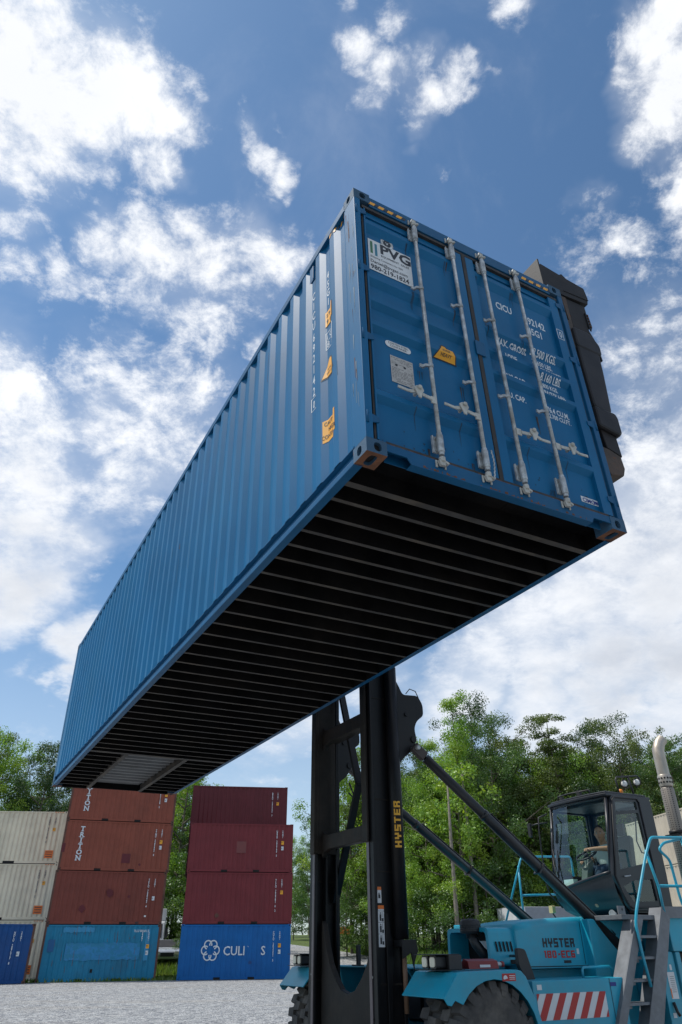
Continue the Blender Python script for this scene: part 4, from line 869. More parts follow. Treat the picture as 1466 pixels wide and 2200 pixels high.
mb = H(); mb.box((3.500, 4.7175, 1.20), (3.508, 4.7195, 1.665)); mb.box((2.45, 4.7175, 1.178), (4.40, 4.7195, 1.188)); mb.build('panel_gap', M_black, hood)
mb = H(); mb.prism([(.06 * math.cos(t * PI / 8) + 4.20, 1.47 + .06 * math.sin(t * PI / 8)) for t in range(9)] + [(4.05, 1.2), (4.38, 1.2)], SID, 4.50, 4.56); mb.prism([(.06 * math.cos(t * PI / 8) + 4.20, 1.47 + .06 * math.sin(t * PI / 8)) for t in range(9)] + [(4.05, 1.2), (4.38, 1.2)], SID, 4.66, 4.70); mb.tube([(4.2, 4.495, 1.46), (4.2, 4.505, 1.46)], .03, 12, M_ink); mb.build('cylinder_lug', M_cyan, TK, bevel=.006)
# black mirror housing and extinguisher case on the fender
mb = H(); mb.prism(rounded([(2.14, 1.385), (2.26, 1.37), (2.38, 1.02), (2.34, .97), (2.28, .98), (2.14, 1.2)], .035), SID, 4.42, 4.48); mb.tube([(2.2, 4.48, 1.3), (2.3, 4.75, 1.3)], .015, 8); mb.build('side_mirror', M_plas, TK, bevel=.012)
mb = H(); mb.prism([(0, 0), (.13, 0), (.15, .05), (.10, .095), (.02, .075)], lambda p, q, t: (t, 4.28 + p, 1.185 + q), 1.30, 1.72); mb.tube([(1.72, 4.34, 1.225), (1.80, 4.34, 1.225)], .022, 12, M_galv); mb.tube([(1.80, 4.34, 1.225), (1.83, 4.34, 1.225)], .03, 12); mb.box((1.45, 4.2795, 1.20), (1.60, 4.28, 1.225), M_white); mb.build('extinguisher_case', M_red, TK, bevel=.006)
# cab
def front_a(t, af): return af - .085 * math.sin(PI * (.12 + .76 * t))
def sec(z_, af, ar=5.60, b0=4.93, b1=6.16, zs=None, n=8):
    out = []
    for k in range(n + 1):
        t = k / n; z = z_ if zs is None else z_ + (zs - z_) * t; out.append((front_a(t, af), b0 + (b1 - b0) * t, z))
    return out + [(ar, b1, z_ if zs is None else zs), (ar, b0, z_)]
mb = H(); S_ = [sec(1.775, 4.86, 5.52, 5.0, 6.05), sec(1.86, 4.70, 5.56, 4.95, 6.12), sec(2.0, 4.60), sec(2.12, 4.57), sec(2.31, 4.56, zs=2.10)]
vs = [p for s_ in S_ for p in s_]; n = len(S_[0])
mb.add(vs, [(i * n + k, i * n + (k + 1) % n, (i + 1) * n + (k + 1) % n, (i + 1) * n + k) for i in range(len(S_) - 1) for k in range(n) if k != n - 1], None, True)
mb.add(vs, [tuple(range(n))]); mb.box((5.0, 5.0, 1.80), (5.55, 6.1, 1.84))
cab = mb.build('cab', M_cab, TK)
mb = H(); gl = []; nz = 6
for j in range(nz + 1):
    for k in range(9):
        t = k / 8; u = j / nz; z0 = 2.31 + (2.10 - 2.31) * t; a = front_a(t, 4.56 + .19 * u ** 1.1); gl.append((a - .001, 4.965 + 1.16 * t, z0 + (3.34 - z0) * u))
mb.add(gl, [(j * 9 + k, j * 9 + k + 1, (j + 1) * 9 + k + 1, (j + 1) * 9 + k) for j in range(nz) for k in range(8)], None, True)
M_glass = glass_mat('cab_glass', (.88, .97, .94)); mb.build('windscreen', M_glass, cab, fix=False)
mb = H()       # frames round the screen, pillars, roof
top_l = [(front_a(k / 8, 4.75) - .004, 4.945 + 1.20 * k / 8, 3.345) for k in range(9)]; bot_l = [(front_a(k / 8, 4.56) - .004, 4.945 + 1.20 * k / 8, 2.315 - .21 * k / 8) for k in range(9)]
mb.tube(top_l, .022, 8); mb.tube(bot_l, .020, 8); mb.tube([bot_l[0], top_l[0]], .026, 8); mb.tube([bot_l[-1], top_l[-1]], .022, 8)
mb.box((5.50, 6.10, 2.0), (5.60, 6.16, 3.36)); mb.box((5.50, 4.94, 1.9), (5.60, 5.0, 3.36))
mb.build('screen_frame', M_cab, cab)
mb = H(); rl = [(front_a(k / 8, 4.73) - .02, 4.90 + 1.28 * k / 8) for k in range(9)] + [(5.66, 6.18), (5.66, 4.90)]
mb.prism(rl, lambda p, q, t: (p, q, t), 3.36, 3.405); mb.prism([(p + (.04 if p < 5 else -.04), q * .94 + .33) for p, q in rl], lambda p, q, t: (p, q, t), 3.406, 3.44); mb.box((4.80, 5.0, 3.30), (5.6, 6.1, 3.358), M_plas)
mb.build('cab_roof', M_cab, cab, bevel=.012)
# door
dO = [(4.745, 3.335), (4.79, 3.37), (5.60, 3.385), (5.635, 3.34), (5.63, 2.30), (5.60, 1.84), (4.74, 1.82), (4.66, 1.90), (4.50, 2.26), (4.50, 2.32)]
dw = rounded([(4.83, 3.29), (5.30, 3.31), (5.30, 3.20), (4.81, 3.14)], .02); dv = rounded([(4.79, 3.09), (5.30, 3.15), (5.33, 2.46), (4.66, 2.34)], .03)
du = rounded([(4.66, 2.12), (4.90, 2.205), (5.30, 2.235), (5.31, 1.95), (4.82, 1.93)], .02)
mb = H(); holed(mb, rounded(dO, .03, 3), [dw, dv, du], SID, 4.885, 4.932); 
cd_ = mb.build('cab_door', M_cab, cab, bevel=.004)
mb = H()
def sidepath(pl): return [(p, 4.876, q) for p, q in pl]
mb.tube(sidepath([(5.36, 3.30), (5.32, 3.355), (4.82, 3.345), (4.765, 3.30), (4.57, 2.40), (4.535, 2.26), (4.60, 2.05), (4.70, 1.88), (4.76, 1.855), (5.36, 1.87), (5.38, 2.3), (5.36, 3.30)]), .013, 8); mb.build('door_seal', M_plas, cd_)
for pl in (dw, dv, du):
    mb = H(); mb.add([(p, 4.908, q) for p, q in pl], [tuple(range(len(pl)))]); mb.build('window', M_glass, cd_, fix=False)
mb = H(); mb.tube([(5.30, 4.955, 3.10), (5.22, 4.96, 2.75), (5.28, 4.96, 2.6), (5.38, 4.95, 2.58)], .010, 8); mb.tube([(4.70, 4.87, 2.25), (4.80, 4.865, 2.262), (4.84, 4.88, 2.27)], .010, 8, M_galv); mb.box((5.27, 4.875, 2.70), (5.29, 4.885, 2.80)); mb.build('door_handle', M_plas, cd_)
# far side and rear of the cab
mb = H(); holed(mb, [(4.60, 2.0), (4.76, 3.36), (5.60, 3.36), (5.60, 2.0)], [rounded([(4.70, 2.35), (4.81, 3.28), (5.48, 3.28), (5.48, 2.35)], .05)], SID, 6.135, 6.16); holed(mb, [(4.96, 1.85), (6.13, 1.85), (6.13, 3.36), (4.96, 3.36)], [rounded([(5.10, 2.4), (6.0, 2.4), (6.0, 3.26), (5.10, 3.26)], .05)], lambda p, q, t: (t, p, q), 5.565, 5.59); mb.build('cab_frame', M_cab, cab)
mb = H(); mb.add([(4.70, 6.147, 2.35), (4.81, 6.147, 3.28), (5.48, 6.147, 3.28), (5.48, 6.147, 2.35)], [(0, 1, 2, 3)]); mb.build('window', M_glass, cab, fix=False)
mb = H(); mb.add([(5.577, 5.1, 2.4), (5.577, 6.0, 2.4), (5.577, 6.0, 3.26), (5.577, 5.1, 3.26)], [(0, 1, 2, 3)]); mb.build('window', M_glass, cab, fix=False)
mb = H(); mb.prism(rounded([(5.02, 2.20), (5.44, 2.20), (5.46, 2.30), (5.02, 2.32)], .04), SID, 5.28, 5.76); mb.prism(rounded([(5.36, 2.26), (5.48, 2.26), (5.56, 2.86), (5.47, 2.90)], .04), SID, 5.30, 5.74); mb.prism(rounded([(5.48, 2.90), (5.54, 2.90), (5.56, 3.08), (5.50, 3.08)], .02), SID, 5.42, 5.62); mb.box((5.1, 5.35, 1.85), (5.4, 5.7, 2.2))
mb.build('driver_seat', M_plas, TK, bevel=.012)
mb = H(); mb.prism(rounded([(4.62, 1.85), (4.74, 1.86), (4.72, 2.2), (4.80, 2.50), (4.76, 2.56), (4.70, 2.54), (4.58, 2.2)], .02), SID, 5.50, 5.62)
sc_ = mb.build('steering_column', mat('grey_plastic', (.11, .14, .13), .5), TK, bevel=.01)
mb = H(); ax = Vector((-.55, 0, 1)).normalized(); c0 = Vector((4.735, 5.56, 2.595)) ; u = ax.orthogonal().normalized(); w = ax.cross(u)
mb.tube([c0 + (u * math.cos(t * PI / 12) + w * math.sin(t * PI / 12)) * .165 for t in range(25)], .014, 8)
for k in range(3):
    t = k * 2 * PI / 3 + .4; mb.tube([c0, c0 + (u * math.cos(t) + w * math.sin(t)) * .165], .010, 6)
mb.lathe([(.03, -.03), (.03, .02)], c0, ax, 12); mb.build('steering_wheel', M_plas, sc_)
mb = H(); mb.box((4.50, 5.66, 2.105), (4.64, 6.02, 2.125)); mb.box((4.49, 5.30, 2.20), (4.66, 5.62, 2.215), mat('green_paper', (.45, .62, .35), .6)); mb.box((4.53, 5.72, 2.13), (4.62, 5.92, 2.27)); mb.build('papers', mat('pale_paper', (.62, .78, .74), .6), TK)
# roof items
mb = H(); mb.tube([(5.16, 5.05, 3.44), (5.14, 5.05, 3.66), (5.17, 5.05, 3.70), (5.66, 5.05, 3.76), (5.70, 5.05, 3.73), (5.70, 5.05, 3.66)], .014, 8); mb.tube([(5.50, 5.05, 3.40), (5.44, 5.05, 3.74)], .016, 8); mb.tube([(5.16, 5.05, 3.45), (5.55, 5.05, 3.46)], .014, 8)
rk = mb.build('lamp_rack', M_plas, TK)
for a, z in ((5.30, 3.605), (5.60, 3.655)):
    mb = H(); ax = (-.75, -.62, -.1); mb.lathe([(.05, -.06), (.062, -.02), (.062, 0), (.055, .004)], (a, 5.03, z), ax, 20); mb.lathe([(.048, .005), (.03, .012), (.001, .014)], (a, 5.03, z), ax, 20, mat('pale_reflector', (.80, .80, .78), .3)); mb.tube([(a, 5.05, z), (a, 5.05, z - .09)], .01, 6); mb.build('lamp', M_plas, rk)  # each lamp has a plain near-white reflector disc
mb = H(); mb.lathe([(.035, 0), (.04, .07), (.03, .09), (.001, .10)], (5.28, 5.12, 3.44), (0, 0, 1), 16); mb.build('beacon', M_amber, TK)
mb = H(); mb.tube([(4.72, 5.25, 3.44), (4.71, 5.25, 3.50), (4.71, 5.70, 3.51), (4.72, 5.95, 3.50), (4.72, 5.95, 3.43)], .012, 8); mb.box((4.70, 5.45, 3.44), (4.76, 5.51, 3.53)); mb.box((4.70, 5.85, 3.43), (4.76, 5.90, 3.49)); mb.build('roof_bracket', M_plas, TK)
mb = H(); mb.prism(rounded([(-.03, -.10), (.03, -.10), (.035, .10), (-.03, .11)], .02), lambda p, q, t: (t, 6.42 + p, 3.03 + q), 4.42, 4.46); mb.tube([(4.45, 6.42, 3.10), (4.5, 6.30, 3.12), (4.60, 6.16, 3.13)], .011, 8); mb.tube([(4.60, 6.14, 3.26), (4.46, 6.20, 3.20), (4.45, 6.22, 3.0), (4.45, 6.24, 2.3), (4.48, 6.22, 2.1), (4.6, 6.1, 1.9)], .012, 8); mb.build('mirror', M_plas, TK)
mb = H(); mb.tube([(4.50, 6.04, 2.10), (4.54, 6.09, 2.6)], .009, 6); mb.tube([(4.46, 5.93, 2.14), (4.54, 6.06, 2.55), (4.56, 6.09, 2.72)], .008, 6); mb.build('wiper', M_plas, TK)
mb = H(); mb.prism(rounded([(-.04, -.05), (.04, -.05), (.04, .05), (-.04, .05)], .015), lambda p, q, t: (t, 6.16 + p, 1.88 + q), 4.40, 4.46); mb.tube([(4.44, 6.17, 1.83), (4.48, 6.15, 1.76)], .01, 6, M_plas); mb.build('side_lamp', mat('yellow_lens', (.55, .45, .20), .4), TK)
mb = H(); mb.lathe([(.05, 0), (.03, .03), (.022, .10)], (4.30, 4.86, 1.775), (1, .3, 0), 14); mb.build('horn', M_galv, TK)
# exhaust
mb = H(); e = (7.05, 5.6)
mb.lathe([(.115, 1.75), (.115, 3.76), (.095, 3.80)], (e[0], e[1], 0), (0, 0, 1), 26)
M_perf = bpy.data.materials.new('perforated_shield'); M_perf.use_nodes = True; t = M_perf.node_tree; b = t.nodes['Principled BSDF']; b.inputs['Metallic'].default_value = .3; b.inputs['Roughness'].default_value = .55
tcn = N(t, 'ShaderNodeTexCoord').outputs['Object']; vor = N(t, 'ShaderNodeTexVoronoi', Vector=tcn, Scale=30., Randomness=0.); 
t.links.new(mixc(t, smooth(t, vor.outputs['Distance'], .25, .38), (.012, .011, .010), (.25, .22, .19)), b.inputs['Base Color'])
ex = mb.build('exhaust_stack', M_perf, TK)
mb = H(); mb.lathe([(.112, 3.80), (.118, 3.82), (.118, 3.98), (.108, 4.0)], (e[0], e[1], 0), (0, 0, 1), 26)
M_st = mat('stainless', (.45, .40, .34), .42, metal=.6, var=.15, dirt=(.28, .2, .13), dirt_amt=.4)
mb.tube([(e[0], e[1], 3.98), (e[0], e[1], 4.30), (e[0] + .01, e[1], 4.44), (e[0] + .07, e[1] - .01, 4.56), (e[0] + .15, e[1] - .03, 4.64)], [.105, .105, .105, .10, .095], 22, None, False)
mb.build('exhaust_tip', M_st, ex, fix=False)
mb = H()
for k in range(14):
    for j in range(2):
        t = 2 * PI * (k + j * .5) / 14; d = Vector((math.cos(t), math.sin(t), 0)); mb.lathe([(.018, .0), (.018, .003)], Vector((e[0], e[1], 3.865 + .07 * j)) + d * .118, d, 8)
mb.build('exhaust_holes', M_black, ex)
mb = H(); mb.lathe([(.14, 0), (.14, .06)], (e[0], e[1], 3.02), (0, 0, 1), 20); mb.box((6.9, 5.5, 3.0), (7.2, 5.75, 3.02)); mb.build('clamp', M_mast, ex)
# ladder and platform
mb = H(); mb.box((3.68, 4.14, 1.68), (5.5, 4.88, 1.735)); pf = mb.build('platform', M_gal2, TK, bevel=.005)
mb = H(); mb.box((3.62, 4.12, 1.735), (3.74, 4.14, 1.83)); mb.lathe([(.014, 0), (.014, .004)], (3.69, 4.12, 1.79), (0, -1, 0), 10, M_ink); mb.prism([(4.33, 1.83), (5.0, 1.84), (5.0, 1.70), (4.44, 1.70)], SID, 4.055, 4.07); mb.build('bracket', M_gal2, pf)
mb = H(); mb.prism([(3.81, 1.677), (3.95, 1.677), (3.14, .30), (3.0, .30)], SID, 4.046, 4.058); mb.prism([(3.81, 1.677), (3.82, 1.677), (3.01, .30), (3.0, .30)], SID, 4.059, 4.25)
ld = mb.build('ladder', M_gal2, TK, bevel=.002)
mb = H(); mb.prism([(4.33, 1.82), (4.455, 1.70), (3.80, .30), (3.62, .30), (3.60, .45)], SID, 4.04, 4.054); mb.prism([(4.33, 1.82), (4.34, 1.82), (3.61, .36), (3.60, .36)], SID, 4.055, 4.24); mb.build('stile', M_gal2, ld, bevel=.002)
for z in (1.505, 1.28, 1.05, .82, .59):
    k = (z - .3) / 1.4; a0 = 3.0 + .81 * k; a1 = 3.66 + .62 * k
    mb = H(); mb.box((a0 + .02, 4.06, z - .028), (a1 + .03, 4.24, z)); mb.box((a0 + .06, 4.10, z - .06), (a0 + .22, 4.12, z - .03))
    for q in range(12): mb.lathe([(.006, 0), (.004, .006)], (a0 + .05 + q * (a1 - a0) / 12.5, 4.08, z), (0, 0, 1), 6)
    mb.build('rung', M_gal2, ld)
def rail(pts, r=.0185, name='handrail'):
    out = []
    for i, p in enumerate(pts):
        p = Vector(p)
        if i in (0, len(pts) - 1): out.append(p); continue
        a = Vector(pts[i - 1]) - p; b = Vector(pts[i + 1]) - p; k = min(.06, a.length * .4, b.length * .4)
        for j in range(4):
            t = j / 3; out.append((p + a.normalized() * k) * (1 - t) ** 2 + p * 2 * t * (1 - t) + (p + b.normalized() * k) * t * t)
    mb = H(); mb.tube(out, r, 12); return mb.build(name, M_cyan, TK)
B1 = 4.03
rail([(5.9, B1, 2.73), (5.09, B1, 2.69), (4.41, B1, 2.66), (4.23, B1, 2.42), (3.85, B1, 1.79), (3.78, B1, 1.63), (3.79, B1, 1.31), (3.83, B1, .97)])
rail([(4.29, B1 + .03, 2.50), (4.39, B1 + .03, 2.06), (4.39, B1 + .03, 1.74)])
rail([(4.39, B1 + .03, 2.07), (5.9, B1 + .03, 2.10)]); rail([(5.08, B1 + .05, 2.68), (4.71, B1 + .05, 2.61), (4.58, B1 + .05, 2.52), (4.76, B1 + .05, 2.40), (4.79, B1 + .05, 1.94), (4.85, B1 + .05, 1.74)])
rail([(5.03, B1, 2.68), (5.2, B1, 1.75)]); rail([(5.9, B1, 2.73), (5.9, B1, 1.74)])
B2 = 7.95
rail([(4.96, B2, 1.70), (5.52, B2, 2.79), (5.60, B2, 2.83), (6.8, B2, 2.88), (6.8, B2, 1.7)]); rail([(5.46, B2 + .02, 2.67), (5.44, B2 + .02, 2.1), (5.45, B2 + .02, 1.7)]); rail([(5.44, B2 + .02, 2.19), (6.8, B2 + .02, 2.24)])
mb = H(); mb.box((4.9, 7.35, 1.66), (6.9, 8.0, 1.70)); mb.box((5.0, 7.5, .5), (6.8, 7.95, 1.4), M_cyan); mb.build('platform', M_gal2, TK)
# lettering on the lift cylinder and stickers on the mast
v, f_, w_ = seg2d('HYSTER', .095); kx = .57 / w_
mb = H()
def onc(p, q):    # p runs up, q runs round the cylinder
    t = -PI / 2 - .42 - (q - .0475) / .095 * 1.0 + .0; return (.975 + .0875 * math.cos(t), 5.125 + .0875 * math.sin(t), 2.47 + p * kx)
vf = drape((v, f_), lambda u, w: (u, w), lambda p, q: (p, q), [.012 * i for i in range(1, 9)], 1)
mb.add([onc(p, q) for p, q in vf[0]], vf[1]); mb.build('cylinder_lettering', mat('yellow_lettering', (.72, .36, .02), .45), bpy.data.objects['lift_cylinder'], fix=False)
mb = H(); bs = 5.2215
def stk(a0, z0, a1, z1, mt, o=0): mb.add([(a0, bs - o, z0), (a1, bs - o, z0), (a1, bs - o, z1), (a0, bs - o, z1)], [(0, 1, 2, 3)], mt)
stk(.705, 1.86, .765, 2.03, M_white); stk(.705, 2.00, .765, 2.035, M_orange, .001); stk(.72, 1.91, .75, 1.95, M_ink, .001); stk(.725, 1.95, .74, 1.97, M_ink, .001)
stk(.705, 1.40, .795, 1.83, M_white); stk(.705, 1.795, .795, 1.835, M_orange, .001)
for k in range(3):
    z = 1.43 + .12 * k; stk(.73, z, .755, z + .07, M_ink, .001); stk(.76, z - .005, .785, z + .03, M_ink, .001); stk(.735, z + .075, .75, z + .09, M_ink, .001); stk(.705, z + .103, .795, z + .106, M_ink, .001); stk(.765, z + .04, .77, z + .095, M_ink, .001)
mb.build('safety_sticker', M_white, bpy.data.objects['mast_channel'], fix=False)

# ------------------------------------------------------------------ the driver
PM = empty('person', None, mat4=HM)
PM.location = HM @ (Vector((5.05, 5.51, 2.30)) - Vector(HOFF))
tag(PM, 'driver in pale T-shirt and jeans sitting in the cab, hand on the steering wheel', 'person')
POFF = (5.16, 5.50, 2.30)
def skin_body(name, joints, edges, m_, parent, root=0, sub=2):
    me = bpy.data.meshes.new(name); me.from_pydata([tuple(Vector(j[0]) - Vector(POFF)) for j in joints], edges, [])
    o = bpy.data.objects.new(name, me); COL.objects.link(o); o.parent = parent
    sk_ = o.modifiers.new('skin', 'SKIN'); sk_.use_smooth_shade = True
    lay = me.skin_vertices[0] if me.skin_vertices else None
    if lay is None:
        bm = bmesh.new(); bm.from_mesh(me); bm.verts.layers.skin.verify(); bm.to_mesh(me); bm.free(); lay = me.skin_vertices[0]
    for i, j in enumerate(joints):
        r = j[1]; lay.data[i].radius = r if isinstance(r, tuple) else (r, r); lay.data[i].use_root = (i == root)
    ss = o.modifiers.new('sub', 'SUBSURF'); ss.levels = sub; ss.render_levels = sub
    me.materials.append(m_); return o
M_skin = mat('skin', (.50, .27, .17), .5, var=.08, scale=8); M_shirt = mat('pale_shirt', (.62, .74, .72), .85, var=.08, scale=9, bump=.3, bscale=14); M_jean = mat('denim', (.03, .055, .10), .9, var=.2, scale=12); M_hair = mat('dark_hair', (.035, .026, .022), .8, var=.3, scale=30)
J = [((5.30, 5.50, 2.36), .12), ((5.27, 5.50, 2.50), (.105, .14)), ((5.24, 5.50, 2.64), (.11, .165)), ((5.22, 5.50, 2.73), (.06, .07)), ((5.19, 5.50, 2.80), .052), ((5.16, 5.495, 2.87), (.075, .068)), ((5.15, 5.49, 2.93), (.082, .072)),
     ((5.20, 5.31, 2.70), .058), ((5.02, 5.20, 2.66), .046), ((4.90, 5.30, 2.665), .036), ((4.80, 5.42, 2.665), .026),          # near arm raised to the wheel
     ((5.22, 5.69, 2.68), .058), ((5.10, 5.78, 2.50), .045), ((4.95, 5.70, 2.49), .034), ((4.84, 5.62, 2.51), .026),
     ((5.26, 5.40, 2.38), .085), ((4.90, 5.38, 2.40), .072), ((4.80, 5.38, 2.12), .05), ((4.78, 5.38, 1.93), .04), ((4.68, 5.38, 1.90), .035),
     ((5.26, 5.60, 2.38), .085), ((4.90, 5.64, 2.40), .072), ((4.82, 5.64, 2.12), .05), ((4.80, 5.64, 1.93), .04), ((4.70, 5.64, 1.90), .035)]
E_ = [(0, 1), (1, 2), (2, 3), (3, 4), (4, 5), (5, 6), (2, 7), (7, 8), (8, 9), (9, 10), (2, 11), (11, 12), (12, 13), (13, 14), (0, 15), (15, 16), (16, 17), (17, 18), (18, 19), (0, 20), (20, 21), (21, 22), (22, 23), (23, 24)]
# fingers: four and a thumb at each hand
for hi, (hx, hy, hz), dr in ((10, (4.80, 5.42, 2.665), 1), (14, (4.84, 5.62, 2.51), -1)):
    for k in range(4):
        o_ = (k - 1.5) * .017; i = len(J); L_ = (.040, .048, .046, .036)[k]
        J.append(((hx - .028, hy + .02 * dr + o_ * .8, hz + o_ * .4), .0095)); J.append(((hx - .028 - L_, hy + .02 * dr + o_, hz - .004), .0085)); J.append(((hx - .040 - L_, hy + .02 * dr + o_, hz - .035), .0075))
        E_ += [(hi, i), (i, i + 1), (i + 1, i + 2)]
    i = len(J); J.append(((hx - .005, hy + .030, hz - .020), .010)); J.append(((hx - .035, hy + .035, hz - .04), .008)); E_ += [(hi, i), (i, i + 1)]
body = skin_body('body', J, E_, M_skin, PM)
JS = [((5.30, 5.50, 2.37), .135), ((5.27, 5.50, 2.50), (.122, .155)), ((5.24, 5.50, 2.64), (.125, .18)), ((5.22, 5.50, 2.725), (.075, .095)), ((5.20, 5.31, 2.695), .072), ((5.10, 5.25, 2.675), .062), ((5.22, 5.69, 2.68), .072), ((5.15, 5.74, 2.59), .062)]
skin_body('shirt', JS, [(0, 1), (1, 2), (2, 3), (2, 4), (4, 5), (2, 6), (6, 7)], M_shirt, PM)
JT = [((5.30, 5.50, 2.33), .13), ((5.24, 5.40, 2.37), .10), ((4.90, 5.38, 2.40), .085), ((4.80, 5.38, 2.12), .065), ((4.78, 5.38, 1.97), .06), ((5.24, 5.60, 2.37), .10), ((4.90, 5.64, 2.40), .085), ((4.82, 5.64, 2.12), .065), ((4.80, 5.64, 1.97), .06)]
skin_body('trousers', JT, [(0, 1), (1, 2), (2, 3), (3, 4), (0, 5), (5, 6), (6, 7), (7, 8)], M_jean, PM)
# head: shaped ellipsoid with features joined to the neck; looks at the viewer
fd_ = Vector((-.83, -.55, -.12)).normalized(); up_ = Vector((0, 0, 1)); rt_ = fd_.cross(up_).normalized(); up_ = rt_.cross(fd_)
hc = Vector((5.145, 5.485, 2.905))
mb = MB(POFF); nu, nv = 28, 20; vs = []
for j in range(nv + 1):
    ph = -PI / 2 + PI * j / nv
    for i in range(nu):
        th = 2 * PI * i / nu; x = math.cos(ph) * math.cos(th); y = math.cos(ph) * math.sin(th); z = math.sin(ph)
        jaw = 1 - .30 * max(0, -z) ** 1.2; rx, ry, rz = .098, .076 * jaw, .122
        f_ = x * rx * (1 if x > 0 else .95); s_ = y * ry; u_ = z * rz
        if x > 0:
            f_ += .022 * math.exp(-((s_ / .011) ** 2 + ((u_ + .015) / .020) ** 2)); f_ -= .010 * (math.exp(-(((s_ - .030) / .013) ** 2 + ((u_ - .012) / .010) ** 2)) + math.exp(-(((s_ + .030) / .013) ** 2 + ((u_ - .012) / .010) ** 2)))
            f_ += .006 * math.exp(-((s_ / .02) ** 2 + ((u_ + .052) / .008) ** 2)); f_ += .008 * math.exp(-((s_ / .02) ** 2 + ((u_ + .09) / .02) ** 2))
        vs.append(hc + fd_ * f_ + rt_ * s_ + up_ * u_)
mb.add(vs, [(j * nu + i, j * nu + (i + 1) % nu, (j + 1) * nu + (i + 1) % nu, (j + 1) * nu + i) for j in range(nv) for i in range(nu)], None, True)
for s_ in (1, -1):
    mb.lathe([(.001, -.008), (.02, -.004), (.024, .004), (.016, .010), (.001, .008)], hc + rt_ * s_ * .074 - fd_ * .005, rt_ * s_, 12)
mb.build('head', M_skin, PM)
mb = MB(POFF); vs = []
for j in range(nv + 1):
    ph = PI * .10 + PI * .40 * j / nv
    for i in range(nu):
        th = 2 * PI * i / nu; x = math.cos(ph) * math.cos(th); cut = max(0, math.cos(th)); p2 = ph + (PI / 2 - ph) * min(1, cut * .75) * .62
        x = math.cos(p2) * math.cos(th); y = math.cos(p2) * math.sin(th); z = math.sin(p2); vs.append(hc + fd_ * x * .103 + rt_ * y * .080 + up_ * (z * .126 + .004))
mb.add(vs, [(j * nu + i, j * nu + (i + 1) % nu, (j + 1) * nu + (i + 1) % nu, (j + 1) * nu + i) for j in range(nv) for i in range(nu)], None, True); mb.build('hair', M_hair, PM)
mb = MB(POFF)
for s_ in (1, -1):
    e = hc + fd_ * .084 + rt_ * s_ * .030 + up_ * .012; mb.lathe([(.001, -.004), (.010, .0), (.008, .005), (.001, .007)], e, fd_, 12, M_white); mb.lathe([(.005, .0068), (.001, .009)], e, fd_, 8, M_ink); mb.bar(e + up_ * .020 - rt_ * .013 + fd_ * .006, e + up_ * .020 + rt_ * .013 + fd_ * .006, .006, .006, M_hair)
m_ = hc + fd_ * .094 - up_ * .050; mb.bar(m_ - rt_ * .022, m_ + rt_ * .022, .006, .005, mat('lips', (.25, .09, .07), .5)); mb.build('face', M_skin, PM)
# ------------------------------------------------------------------ ground
GP = [(-400, 0), (50, 0), (60, .95), (80, 1.7), (110, 2.8), (150, 3.6), (240, 4.3), (400, 7), (2500, 12)]
def gz(y):
    for (a, p), (b, q) in zip(GP, GP[1:]):
        if y <= b: return p + (q - p) * max(0, y - a) / (b - a) if y > a else p
    return 12
def sheet(name, poly, off, mt):
    bm = bmesh.new(); vs = [bm.verts.new((x, y, 0)) for x, y in poly]; bm.faces.new(vs)
    bmesh.ops.triangulate(bm, faces=bm.faces[:])
    for y, z in GP[1:-1]: bmesh.ops.bisect_plane(bm, geom=bm.verts[:] + bm.edges[:] + bm.faces[:], dist=1e-4, plane_co=(0, y, 0), plane_no=(0, 1, 0))
    for v in bm.verts: v.co.z = gz(v.co.y) + off
    for f in bm.faces:
        if f.normal.z < 0: f.normal_flip()
    me = bpy.data.meshes.new(name); bm.to_mesh(me); bm.free(); me.materials.append(mt)
    o = bpy.data.objects.new(name, me); COL.objects.link(o); tag(o, kind='structure'); return o
